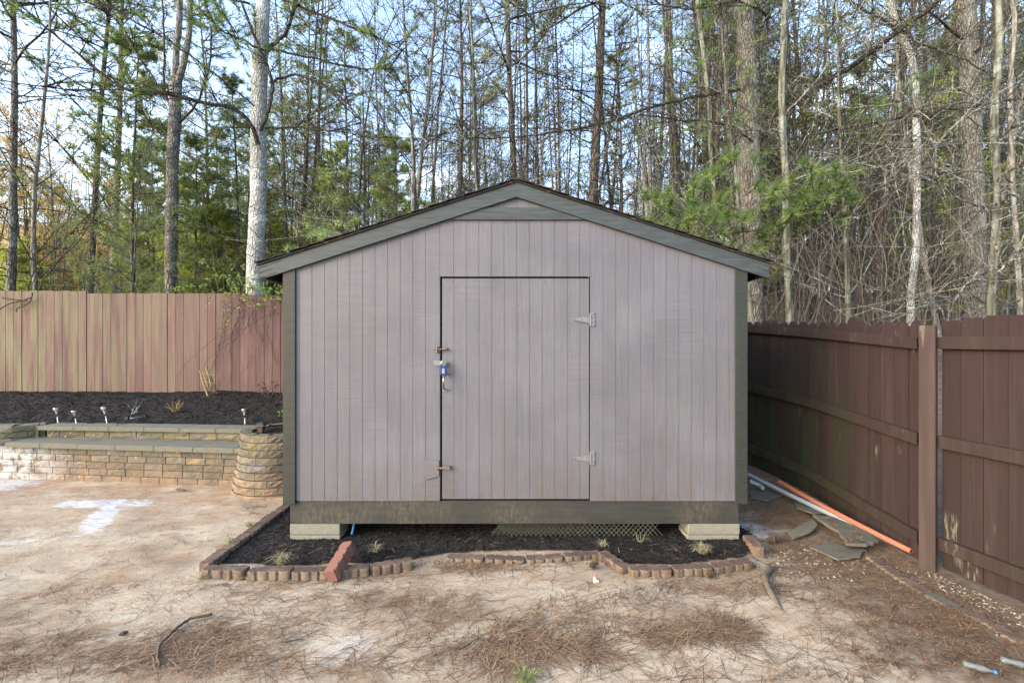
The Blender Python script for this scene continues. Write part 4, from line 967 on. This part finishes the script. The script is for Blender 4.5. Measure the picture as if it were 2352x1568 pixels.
for k in range(120): x = rnd(-1.4, -.2); peb(x, YF+rnd(.2, .5), rnd(.006, .015), rnd(.2, .8))
for k in range(5200):     # crumbs of soil and grit
    x, y = rnd(-4.5, 2.95), 1.95+2.6*random.random()**1.5
    if noise.noise(V((x*2, y*3, 5)))+rnd(-.4, .4) < 0: continue
    peb2(x, y, rnd(.0015, .0042), random.random()*.55)
tag(m.build('gravel', M['pebble'], smooth=True), 'pale gravel and small pebbles scattered on the sand and along the fence', 'gravel', kind='stuff')
m = MB()
def dleaf(p, s):
    a = rnd(0, 6.28); u = V((math.cos(a), math.sin(a), rnd(-.2, .3))); v = V((-u.y, u.x, rnd(-.2, .5))); t_ = random.random()
    for k in range(5):
        b = k*1.256; c1 = u*math.cos(b)+v*math.sin(b); c2 = u*math.cos(b+.5)+v*math.sin(b+.5); m.quad(p, p+c1*s*.5, p+(c1+c2)*.5*s*rnd(.8, 1.2)+V((0, 0, rnd(0, .3)*s)), p+c2*s*.5, t_)
for (px_, py_, z_) in ((1905, 1190, .125), (1915, 1205, .125), (1965, 1222, .12), (1975, 1238, .115), (1935, 1250, .1), (1950, 1240, .1)):
    for q in range(3): dleaf(gz(px_+rnd(-6, 6), py_+rnd(-3, 3), z_), .035)
for k in range(340):
    c = G(rnd(1960, 2340), rnd(1330, 1560)); 
    if c.x < 3.0: dleaf(V((c.x, c.y, ground_z(c.x, c.y)+.010)), rnd(.012, .035))
for k in range(160): c = G(rnd(1700, 2050), rnd(1120, 1330)); dleaf(V((c.x, c.y, ground_z(c.x, c.y)+.010)), rnd(.012, .03))
for k in range(160): c = G(rnd(300, 1900), rnd(1320, 1560)); dleaf(V((c.x, c.y, ground_z(c.x, c.y)+.006)), rnd(.004, .012))
for k in range(60): c = G(rnd(560, 660), rnd(1150, 1185)); dleaf(V((c.x, c.y, ground_z(c.x, c.y)+.006)), rnd(.01, .02))
tag(m.build('leaf_litter', M['deadleaf']), 'crumbled brown dead leaves lying along the right side of the yard', 'dead leaves', kind='stuff')

# ================================================================== the woods
def wander(p, d, L, n, w, grav=0.):
    pts = [p]; st = L/n
    for k in range(n):
        d = (d+V((rnd(-w, w), rnd(-w, w), rnd(-w, w)+grav))).normalized(); p = p+d*st; pts.append(p)
    return pts
def tuft(m, p, d, n, L, w, spread=.9):
    for k in range(n):
        q = (d*rnd(.2, 1.)+V((rnd(-1, 1), rnd(-1, 1), rnd(-1, 1)))*spread).normalized(); l = L*rnd(.7, 1.15); s = q.orthogonal().normalized()*w
        m.tri(p-s, p+s, p+q*l, random.random())
def tree_proto(kind, H, r, seed, bark, leafm, tw='twig'):
    random.seed(seed); T = thing(kind, (0, 0, 0), 'x', 'tree'); mt = MB(); ml = MB(); mb = MB()
    path = wander(V((0, 0, -.6)), V((rnd(-.04, .04), rnd(-.04, .04), 1)), H+.6, 14, .028 if kind != 'bare_tree' else .06, .03)
    rad = [r*(1.25 if k == 0 else 1)*(1-.82*(k/14)**1.1) for k in range(15)]
    mt.tube(path, rad, 9)
    def pt(t): i = min(13, int(t*14)); f = t*14-i; return path[i].lerp(path[i+1], f), rad[i]
    def limb(p, d, L, rr, nsub, sub, leafy, w=.16, g=0., n=5):
        pts = wander(p, d, L, n, w, g); mb.tube(pts, lerpr(rr, rr*.3, n+1), 4, cap=False); out = [pts[-1]]
        for q in range(nsub):
            i = random.randint(1, n); b = pts[i]; dd = (d+V((rnd(-1, 1), rnd(-1, 1), rnd(-.7, .8)))).normalized(); l = sub*rnd(.5, 1.2)
            pp = wander(b, dd, l, 3, .25, g); mb.tube(pp, lerpr(rr*.45, rr*.16, 4), 3, cap=False); out += pp[1:]
            for z in range(2): p3 = wander(random.choice(pp[1:]), (dd+V((rnd(-1, 1), rnd(-1, 1), rnd(-.8, .8)))).normalized(), l*.5, 2, .3); mb.tube(p3, lerpr(rr*.26, rr*.12, 3), 3, cap=False); out.append(p3[-1])
        return out
    if kind == 'pine_tree':
        for k in range(46):
            t = rnd(.10, .62); p, rr = pt(t); a = rnd(0, 6.28); limb(p, V((math.cos(a), math.sin(a), rnd(-.15, .35))), rnd(.4, 2.0), .018, 3, .5, False)
        for k in range(44):
            t = rnd(.46, .99); p, rr = pt(t); a = rnd(0, 6.28); L = (1-t)*H*.26+.6
            for q in limb(p, V((math.cos(a), math.sin(a), rnd(.1, .6))), L*rnd(.7, 1.1), .03, 7, L*.35, True):
                if random.random() < .72: tuft(ml, q, V((0, 0, 1)), 13, rnd(.16, .26), .010)
    elif kind == 'leafy_tree':
        for k in range(50):
            t = rnd(.22, .98); p, rr = pt(t); a = rnd(0, 6.28); L = (1-t)*H*.22+.9
            for q in limb(p, V((math.cos(a), math.sin(a), rnd(.4, 1.3))), L*rnd(.7, 1.2), rr*.22+.004, 8, L*.4, True, g=.03):
                for z in range(5 if random.random() < .8 else 0): leafq(ml, q+V((rnd(-.16, .16), rnd(-.16, .16), rnd(-.16, .16))), .048)
    elif kind == 'bare_tree':
        for k in range(46):
            t = rnd(.10, .98); p, rr = pt(t); a = rnd(0, 6.28); L = (1-t)*H*.28+.7
            limb(p, V((math.cos(a), math.sin(a), rnd(.2, 1.3))), L*rnd(.6, 1.2), rr*.20+.004, 8, L*.45, False, w=.22, g=.02)
    elif kind == 'pole_tree':
        for k in range(60):
            t = rnd(.06, .97); p, rr = pt(t); a = rnd(0, 6.28)
            for q in limb(p, V((math.cos(a), math.sin(a), rnd(-.1, .8))), rnd(.3, 1.1)+(t > .6)*.6, .008, 2, .4, False, w=.24):
                if t > .72 and random.random() < .5: leafq(ml, q, .05)
    elif kind == 'evergreen_bush':
        for k in range(90):
            t = rnd(.06, .98); p, rr = pt(t); a = rnd(0, 6.28); L = ((1-t)**.8*H*.22+.25)*rnd(.6, 1.15)
            for q in limb(p, V((math.cos(a), math.sin(a), rnd(.0, .5))), L, .010, 5, L*.38, True):
                if random.random() < .85: tuft(ml, q, V((0, 0, .6)), 12, rnd(.10, .19), .011)
    mt.build('trunk', M[bark], T, smooth=True)
    mb.build('branches', M[tw], T)
    if ml.f: ml.build('crown', M[leafm], T)
    return T
PROT = {
 'pineA': tree_proto('pine_tree', 19, .12, 1, 'bark_brown', 'pine_needle'), 'pineB': tree_proto('pine_tree', 17, .10, 2, 'bark_grey', 'pine_needle'), 'pineC': tree_proto('pine_tree', 20, .135, 3, 'bark_brown', 'pine_needle'),
 'yelA': tree_proto('leafy_tree', 16, .11, 4, 'bark_grey', 'sunleaf'), 'yelB': tree_proto('leafy_tree', 14, .08, 5, 'bark_brown', 'sunleaf'),
 'budA': tree_proto('leafy_tree', 15, .09, 6, 'bark_brown', 'budleaf'), 'budB': tree_proto('leafy_tree', 13, .07, 7, 'bark_grey', 'budleaf'),
 'bareA': tree_proto('bare_tree', 12, .06, 8, 'bark_pale', None, 'twig'), 'bareB': tree_proto('bare_tree', 9, .04, 9, 'bark_green', None, 'twig_pale'), 'bareC': tree_proto('bare_tree', 13, .08, 10, 'bark_brown', None, 'twig'),
 'poleA': tree_proto('pole_tree', 16, .075, 18, 'bark_brown', 'budleaf'), 'poleB': tree_proto('pole_tree', 14, .05, 19, 'bark_grey', 'budleaf', 'twig'),
 'bushA': tree_proto('evergreen_bush', 7, .05, 11, 'bark_brown', 'cedar'), 'bushB': tree_proto('evergreen_bush', 5, .04, 12, 'bark_brown', 'cedar'), 'bushC': tree_proto('evergreen_bush', 8.5, .06, 13, 'bark_brown', 'pine_needle')}
ZL = [(200, 'at the far left'), (390, 'left of the forked grey tree'), (590, 'between the forked tree and the pale barked pine'), (830, 'right of the pale barked pine'), (1190, 'left of the roof peak'), (1500, 'right of the roof peak'),
      (1725, 'left of the big grey pine'), (1900, 'just right of the big grey pine'), (2100, 'left of the patchy white tree'), (2235, 'right of the patchy white tree'), (9999, 'by the right edge')]
ZN = lambda px, Y: ('close' if Y < 13 else 'farther back' if Y < 23 else 'far off')+', '+next(t for v, t in ZL if px < v)
KL = {'pine': 'tall straight pine', 'yel': 'slim tree painted sunlit yellow', 'bud': 'slender tree with tiny leaves', 'bare': 'thin leafless twiggy tree', 'bush': 'bushy young evergreen', 'pole': 'bare pole thin trunk'}
used = set()
def place(key, px, Y, s=1., rz=None, label=None, lean=(0, 0), zs=1.):
    X = (px-CX)*Y/F; z = terrain(X, Y); base = ''.join(c for c in key if c.islower()); src = PROT[key]
    lab = label or (KL[base]+' '+ZN(px, Y)); g = None if label else lab
    rz = rnd(0, 6.28) if rz is None else rz
    if key not in used:
        used.add(key); o = src; o.location = (X, Y, z); o.rotation_euler = (lean[0], lean[1], rz); o.scale = (s, s, s*zs)
    else: o = copy_tree(src, (X, Y, z), rz, (s, s, s*zs), lean=lean)
    o['label'] = lab
    if g: o['group'] = g
    elif 'group' in o: del o['group']
    return o
random.seed(21)
# trunks one can point to in the photo
place('pineB', 20, 13, 1.15, label='grey barked pine at the far left edge beyond the faded fence')
place('pineA', 200, 15, .95, label='reddish brown pine trunk left of the tree painted sunlit yellow')
place('yelA', 255, 17, 1.25, label='tree painted sunlit yellow left of the forked grey trunk')
place('bareA', 105, 10, .9, lean=(0, .06), label='slim pale leafless tree leaning near the left edge')
place('pineB', 480, 20, 1.0, label='thin grey pine between the forked trunk and the white barked pine')
place('pineA', 690, 18, .8, label='thin pine just right of the white barked pine')
place('bareA', 912, 9.5, 1.05, label='tall pale leafless sapling left of the shed roof peak, left stem')
place('bareA', 932, 10.5, 1.1, lean=(0, .03), label='tall pale leafless sapling left of the shed roof peak, right stem')
place('pineC', 1035, 16, .85, label='dark straight pine left of the shed roof peak')
place('pineA', 1188, 13, 1.0, label='dark brown pine rising directly behind the shed roof peak')
place('bareB', 1122, 8.2, 1.15, label='white forked sapling behind the left roof slope')
place('pineC', 1340, 15, 1.35, label='stout dark pine right of the shed roof peak')
place('budA', 1240, 17, 1.0, label='slender tree between the dark pines right of the roof peak')
place('pineB', 1430, 17, .8, label='thin pine behind the right roof slope')
place('bareA', 1478, 11, 1.0, label='pale thin trunk behind the right roof slope')
place('bareC', 1636, 11, 1.1, lean=(0, -.05), label='curving pale trunk left of the big grey pine')
place('budA', 1870, 14, 1.1, label='slender small leaved tree right of the big grey pine')
place('bareB', 1745, 8.5, 1.2, label='spindly sapling beside the rear corner of the brown fence')
place('bareA', 2170, 10, 1.0, label='pale slim tree between the patchy trunk and the big right pine')
place('bareC', 2020, 11, 1.1, label='bare brown tree in the middle of the slope behind the brown fence')
place('bareB', 1960, 7.6, 1.1, label='lichen covered sapling close behind the curved fence')
# the rest of the woods
def fill(keys, n, pxa, pxb, ya, yb, sa, sb, pw=1.):
    for k in range(n):
        Y = ya+(yb-ya)*random.random()**pw; place(random.choice(keys), rnd(pxa, pxb), Y, rnd(sa, sb), lean=(rnd(-.03, .03), rnd(-.03, .03)))
fill(['pineA', 'pineB', 'pineC'], 7, -150, 620, 24, 45, .6, .9)
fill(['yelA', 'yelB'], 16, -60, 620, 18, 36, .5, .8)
fill(['budA', 'budB'], 7, 0, 620, 18, 32, .5, .75)
fill(['bushA', 'bushB', 'bushC'], 15, 250, 640, 12, 22, .75, 1.1)
fill(['bushA', 'bushB'], 5, -40, 240, 14, 22, .6, .9)
fill(['bareA', 'bareB', 'bareC'], 5, -40, 620, 10, 26, .6, .9)
fill(['pineA', 'pineB', 'pineC'], 15, 640, 1720, 17, 46, .75, 1.05)
fill(['budA', 'budB'], 11, 640, 1720, 14, 32, .75, 1.1)
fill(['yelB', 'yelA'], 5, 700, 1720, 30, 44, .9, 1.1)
fill(['bushA', 'bushB', 'bushC'], 15, 640, 1020, 12, 20, .7, .95)
fill(['bushC', 'bushA'], 3, 1450, 1720, 18, 24, .8, 1.0)
fill(['bareA', 'bareB', 'bareC'], 12, 640, 1720, 11, 30, .8, 1.15)
fill(['pineA', 'pineB', 'pineC'], 22, 1560, 2500, 14, 44, .8, 1.1)
fill(['budA', 'budB'], 12, 1600, 2450, 14, 30, .7, 1.)
fill(['bushC'], 5, 1500, 2100, 20, 30, 1.1, 1.4)
fill(['bareA', 'bareB', 'bareC'], 19, 1730, 2480, 11, 26, .6, 1.1, 1.)
fill(['poleA', 'poleB'], 135, 1500, 2480, 9, 34, .7, 1.15)
fill(['poleA', 'poleB'], 115, 640, 1560, 14, 40, .75, 1.1)
fill(['bushA', 'bushB', 'bushC'], 13, 1500, 2400, 13, 24, .8, 1.4)
fill(['poleA', 'poleB'], 24, 0, 640, 18, 40, .45, .8)

# --- unique big trees drawn along their own lines
def px_path(pts, Y0, Y1=None):
    Y1 = Y0 if Y1 is None else Y1; n = len(pts); return [P(a, b, Y0+(Y1-Y0)*k/max(1, n-1)) for k, (a, b) in enumerate(pts)]
def big_tree(name, label, base, trunk_pts, trunk_w, Y, bark, limbs, crown_mat, twig_m='twig', fork=None):
    T = thing(name, base, label, 'tree'); m = MB(); pts = spline(px_path(trunk_pts, Y), 5, .006); ca = F/math.hypot(F, trunk_pts[1][0]-CX); rad = [q*rnd(.97, 1.04) for q in lerpr(trunk_w[0]*Y/F/2*ca, trunk_w[1]*Y/F/2*ca, len(pts))]; m.tube(pts, rad, 16)
    for q, w0, w1 in (fork or []): pp = spline(px_path(q, Y), 5, .006); m.tube(pp, lerpr(w0*ca*Y/F/2, w1*ca*Y/F/2, len(pp)), 12)
    m.build('trunk', M[bark], T, smooth=True); ml = MB()
    for (pp, y0, y1, w0, w1, tw, tuf) in limbs:
        m = MB(); q = spline(px_path(pp, y0, y1), 5, .016); m.tube(q, lerpr(w0*y0/F/2.7, max(w1, 1.5)*y1/F/2.7, len(q)), 7)
        for k in range(tw):
            i = int(len(q)*rnd(.25, .99)); b = q[min(i, len(q)-1)]; d = (q[min(i+1, len(q)-1)]-q[max(i-1, 0)]).normalized(); dd = (d*.8+V((rnd(-1, 1), rnd(-1, 1), rnd(-.7, .9)))).normalized(); l = rnd(.25, .9)
            s1 = wander(b, dd, l, 4, .22); m.tube(s1, lerpr(.010, .003, 5), 4, cap=False)
            for z in range(4): s2 = wander(random.choice(s1[1:]), (dd+V((rnd(-1, 1), rnd(-1, 1), rnd(-1, 1)))).normalized(), l*.5, 3, .25); m.tube(s2, lerpr(.005, .002, 4), 3, cap=False)
            if tuf:
                for z in s1[2:]:
                    if random.random() < tuf: tuft(ml, z, dd, 34, .17, .0048, .8)
        m.build('branch', M[twig_m], T)
    if ml.f: ml.build('crown', M[crown_mat], T)
    return T, ml
random.seed(5)
# white barked pine by the left fence
Yp = 8.7
T, _ = big_tree('pine_tree', 'large pine with pale flaking bark beyond the fence left of the shed', P(590, 905, Yp),
  [(588, 930), (585, 660), (592, 480), (594, 330), (596, 200), (600, 90), (606, -60), (612, -260)], (43, 33), Yp, 'bark_white', [
  ([(594, 332), (575, 285), (540, 252), (470, 238), (380, 215), (290, 205), (200, 140), (120, 75), (50, 15), (-30, -40)], 8.5, 7.4, 14, 4, 34, .42),
  ([(380, 212), (330, 150), (290, 80), (240, 10), (200, -60)], 7.9, 7.5, 6, 3, 16, .35),
  ([(600, 300), (612, 262), (625, 205), (612, 150), (598, 118), (575, 60), (545, -20)], 8.45, 8.2, 12, 7, 14, .5),
  ([(612, 120), (560, 95), (510, 70), (455, 20), (420, -30)], 8.4, 7.9, 7, 3, 22, .85),
  ([(616, 112), (660, 70), (675, 20), (690, -40)], 8.5, 8.3, 11, 8, 14, .6),
  ([(620, 190), (680, 172), (740, 198), (800, 240), (860, 330)], 8.5, 8.0, 8, 3, 22, .18),
  ([(622, 112), (700, 130), (820, 156), (905, 158)], 8.5, 8.0, 8, 3, 20, .2),
  ([(610, 295), (680, 292), (760, 300), (830, 280)], 8.5, 8.2, 8, 3, 14, 0),
  ([(600, -20), (700, 20), (800, 60), (880, 92), (930, 120)], 8.5, 7.8, 9, 3, 26, .7),
  ([(575, 10), (480, -10), (380, -10), (280, -20)], 8.5, 7.6, 7, 3, 24, .5),
  ([(-40, 180), (60, 192), (150, 205), (300, 208), (420, 214)], 7.0, 7.8, 4, 3, 26, .0),
  ([(590, 250), (520, 190), (440, 130), (330, 60), (180, -20)], 8.6, 8.0, 5, 3, 18, .3),
  ([(604, 400), (640, 430), (690, 470), (760, 540)], 8.6, 8.3, 5, 2, 12, 0)], 'green_needle')
# forked grey tree
big_tree('forked_tree', 'tall grey forked tree left of the white barked pine', P(393, 905, 12),
  [(393, 880), (393, 660), (396, 400), (402, 260), (405, 190)], (31, 29), 12, 'bark_grey', [
  ([(396, 260), (378, 200), (378, 100), (372, 0)], 12, 12, 7, 5, 12, 0), ([(404, 330), (350, 290), (320, 240)], 12, 11.5, 6, 3, 10, 0), ([(402, 290), (450, 240), (480, 150), (484, 60)], 12, 12, 8, 5, 16, 0)],
  'green_needle', 'twig', fork=[([(404, 200), (405, 120), (412, 40), (415, -120)], 18, 14), ([(406, 200), (425, 130), (436, 50), (438, -120)], 18, 13)])
# big grey pine behind the right roof slope, with the near boughs
random.seed(15)
T, _ = big_tree('pine_tree', 'big grey plated pine right of the roof with green boughs hanging over the fence', P(1735, 780, 9.2),
  [(1732, 830), (1728, 660), (1722, 400), (1718, 200), (1712, 60), (1700, -80), (1690, -240)], (50, 42), 9.2, 'bark_grey', [
  ([(1700, 205), (1600, 222), (1500, 245), (1400, 280), (1290, 303), (1170, 316), (1090, 315)], 9.2, 8.2, 11, 4, 26, .12),
  ([(1735, 330), (1660, 285), (1560, 275), (1470, 262)], 9.1, 7.6, 6, 4, 18, 0),
  ([(1755, 270), (1810, 250), (1880, 200), (1960, 150), (2040, 90), (2120, 30), (2200, -40)], 9.3, 7.0, 15, 15, 34, .12),
  ([(1735, 120), (1765, 60), (1740, 20), (1650, -10)], 9.2, 8.5, 9, 5, 18, .7),
  ([(1880, 300), (1850, 360), (1880, 425), (1900, 455), (1870, 505)], 7.2, 6.4, 6, 4, 10, .4),
  ([(2020, 400), (1960, 420), (1900, 455), (1850, 490), (1780, 520), (1650, 540)], 7.4, 6.6, 7, 4, 18, .4),
  ([(1700, 0), (1600, 20), (1500, 10)], 9, 8.6, 7, 3, 14, .6)], 'green_needle')
ml = MB(); mb = MB()
cl = [(370,710),(240,760),(350,830),(220,940),(35,960),(210,1100),(715,1230),(900,1300),(630,850),(400,1030),(1090,880),(1180,960),(1330,810),(1190,740),(1570,720),(1760,680),(1510,830),(1580,890),(1750,950),(1190,1050),(1000,1180),(650,540),(820,570),(1130,1150),(1300,950),(1400,1000),(1450,700),(330,1300),(560,1100),(760,1100),(100,1200),(250,1000),(1260,1100),(1650,800),(850,1400),(1350,650)]
cl += [(random.gauss(480, 260), random.gauss(980, 170)) for q in range(16)] + [(random.gauss(1330, 230), random.gauss(900, 150)) for q in range(22)] + [(random.gauss(-100, 160), random.gauss(1050, 100)) for q in range(5)]
for zx, zy in cl:
    px_, py_ = (2000+zx/3.136)*.7656, (300+zy/3.136)*.7656; Y = rnd(6.2, 7.0); p = P(px_, py_, Y); d = V((rnd(-.3, .3), rnd(-.8, -.2), rnd(.3, .9))).normalized()
    tuft(ml, p, d, 120, .19, .0042, .75); q = p-d*.12+V((rnd(-.05, .05), .05, -.05)); mb.tube(wander(p, (V((rnd(-.2, .6), .3, rnd(-.9, -.1)))).normalized(), rnd(.2, .45), 4, .2), lerpr(.005, .007, 5), 4, cap=False)
    tuft(ml, p-d*.08+V((rnd(-.1, .1), 0, rnd(-.1, .1))), d, 80, .18, .0042, .9)
for k in range(300):      # softer boughs above
    p = P(rnd(1440, 2150), rnd(-10, 360), rnd(8, 10)); 
    if noise.noise(V((p.x*1.2, 3, p.z*1.2))) < -.05: continue
    tuft(ml, p, V((0, -.3, .6)), 60, .22, .005, .9)
ml.build('near_boughs', M['bright_needle'], T); mb.build('bough_twigs', M['twig'], T)
# loose green boughs, upper left & small pine top behind the left roof slope
sp = thing('young_pine', P(735, 640, 8.3), 'bright green young pine top just above the left roof slope', 'pine'); ml = MB(); mb = MB(); mb.tube(px_path([(745, 900), (742, 600), (740, 520)], 8.3), lerpr(.03, .008, 3), 6)
for q in range(34): p = P(random.gauss(760, 32), random.gauss(545, 14), rnd(8, 8.6)); tuft(ml, p, V((0, -.3, .8)), 34, .15, .0035, .7); mb.tube([P(744, 590, 8.3), p], .005, 3)
ml.build('crown', M['bright_needle'], sp); mb.build('trunk', M['twig'], sp)
# big right pine, patchy trunk, near green grey sapling
big_tree('pine_tree', 'thick grey plated pine trunk near the right edge', P(2235, 760, 10.5), [(2240, 800), (2238, 560), (2232, 350), (2226, 160), (2216, 0), (2205, -200)], (56, 50), 10.5, 'bark_grey', [
  ([(2232, 640), (2200, 610), (2120, 620)], 10.3, 9.5, 6, 3, 10, 0), ([(2240, 120), (2300, 60), (2380, 20)], 10.3, 9.8, 9, 4, 16, .4), ([(2210, 90), (2150, 40), (2100, -30)], 10.3, 9.6, 8, 4, 16, .4)], 'pine_needle')
big_tree('patchy_tree', 'slim tree with white patchy bark behind the brown fence', P(2100, 740, 8.6), [(2088, 800), (2092, 680), (2104, 560), (2106, 420), (2104, 280), (2098, 150), (2060, 60), (2030, -40)], (19, 17), 8.6, 'bark_white', [
  ([(2098, 150), (2110, 100), (2125, 40), (2150, -30)], 8.6, 8.4, 8, 5, 12, 0), ([(2104, 320), (2060, 345), (1990, 330), (1900, 350)], 8.5, 8, 5, 3, 14, 0), ([(2100, 90), (2000, 30), (1930, -10)], 8.6, 8.2, 9, 6, 16, .0),
  ([(1870, 306), (1960, 290), (2050, 272), (2200, 248), (2360, 225)], 8.2, 7.0, 9, 8, 22, 0)], 'pine_needle')
for lab, tp, w, Y, bk, limbs in [
 ('grey green smooth barked sapling with pale spreading branches near the right edge', [(2278, 830), (2276, 700), (2284, 560), (2290, 420), (2284, 300), (2290, 180), (2296, 60), (2292, -60)], (25, 18), 6.6, 'bark_green',
  [([(2290, 470), (2230, 470), (2170, 430), (2140, 400)], 6.5, 6.0, 7, 3, 14, 0), ([(2288, 415), (2340, 380), (2400, 350)], 6.5, 6, 10, 6, 14, 0), ([(2286, 240), (2200, 235), (2120, 250), (2060, 235)], 6.5, 6.2, 5, 3, 14, 0),
   ([(2284, 180), (2220, 140), (2140, 110), (2070, 75), (1960, 40), (1860, 90)], 6.6, 6, 6, 3, 20, 0), ([(2292, 420), (2350, 470), (2400, 540)], 6.5, 6.1, 6, 3, 12, 0), ([(2280, 600), (2220, 650), (2180, 700), (2120, 690)], 6.5, 6, 5, 3, 12, 0),
   ([(2288, 330), (2330, 290), (2400, 270)], 6.5, 5.8, 7, 4, 14, 0), ([(2276, 640), (2320, 600), (2370, 590)], 6.5, 6, 7, 4, 10, 0), ([(2284, 310), (2230, 330), (2150, 340), (2050, 375), (1980, 390)], 6.5, 6, 5, 2, 20, 0)]),
 ('pale greenish slim tree just right of the big grey pine', [(1815, 760), (1806, 560), (1804, 400), (1796, 250), (1800, 100), (1808, -40)], (18, 16), 8.2, 'bark_green', [([(1806, 260), (1870, 190), (1920, 120), (1960, 60)], 8.2, 7.8, 7, 3, 14, 0), ([(1800, 340), (1740, 300), (1690, 310)], 8.2, 7.8, 6, 3, 14, 0), ([(1806, 420), (1860, 400), (1960, 380), (2060, 360)], 8.2, 7.4, 6, 3, 20, 0)]),
 ('slim curving pale trunk left of the big grey pine behind the roof', [(1668, 620), (1655, 520), (1634, 380), (1630, 250), (1615, 120), (1600, -20)], (12, 10), 9.8, 'bark_green', [([(1632, 300), (1590, 260), (1540, 200)], 9.8, 9.5, 5, 3, 12, 0)]),
 ('pale leafless tree at the far right edge of the picture', [(2348, 800), (2335, 560), (2325, 400), (2322, 200), (2330, 60), (2320, -40)], (15, 12), 7.6, 'bark_pale', [([(2325, 420), (2290, 400), (2200, 390), (2130, 380)], 7.5, 6.8, 6, 3, 18, 0), ([(2330, 520), (2250, 540), (2180, 560), (2080, 570)], 7.5, 6.8, 5, 3, 18, 0), ([(2328, 250), (2270, 240), (2200, 200)], 7.5, 7, 5, 3, 14, 0), ([(2340, 690), (2270, 700), (2200, 640)], 7.5, 6.8, 6, 3, 12, 0)]),
 ]: big_tree('sapling', lab, P(tp[0][0], 780, Y), tp, w, Y, bk, limbs, 'pine_needle', 'twig_pale')

# --- tangle of twigs and vines on the slope, and the far woods
random.seed(31); m = MB()
for k in range(520):
    px_ = rnd(1725, 2420); Y = rnd(5.6, 15); X = (px_-CX)*Y/F
    if X < fence_x(min(Y, 7.5))+.25: continue
    z = terrain(X, Y)+rnd(0, 1)*min(3.2, .6+Y*.3); pts = wander(V((X, Y, z)), V((rnd(-1, 1), rnd(-.5, .5), rnd(-.1, 1.6))).normalized(), rnd(.6, 1.6), 6, .34, -.02); m.tube(pts, lerpr(rnd(.003, .006), .002, 7), 3, rnd(.2, 1), cap=False)
for k in range(1500):
    px_ = rnd(-60, 2420); Y = rnd(9, 20); X = (px_-CX)*Y/F; pts = wander(V((X, Y, terrain(X, Y))), V((rnd(-.3, .3), rnd(-.3, .3), 1)).normalized(), rnd(1.2, 4.5), 6, .12, 0.); m.tube(pts, lerpr(rnd(.006, .014), .003, 7), 3, rnd(.2, 1), cap=False)
tag(m.build('undergrowth', M['farwood']), 'tangle of bare brown twigs and vines filling the woods behind the fences', 'undergrowth', kind='stuff')
m = MB()
for k in range(1900):
    u_ = random.random(); px_ = -250+2900*random.random()**.75; Y = rnd(32, 80); X = (px_-CX)*Y/F; z = terrain(X, Y)
    H = rnd(7, 15) if px_ < 1400 else rnd(9, 20); pts = wander(V((X, Y, z-.3)), V((0, 0, 1)), H, 4, .05); m.tube(pts, lerpr(rnd(.04, .11), .02, 5), 4, rnd(0, 1), cap=False)
    for q in range(7):
        b = pts[random.randint(1, 4)].lerp(pts[random.randint(1, 4)], .5); p2 = wander(b, V((rnd(-1, 1), rnd(-1, 1), rnd(.1, .9))).normalized(), rnd(.8, 2.6), 2, .2); m.tube(p2, lerpr(.022, .010, 3), 3, rnd(.2, 1), cap=False)
tag(m.build('far_woods', M['farwood']), 'distant mass of thin bare trunks closing the view behind the nearer trees', 'woods', kind='stuff')
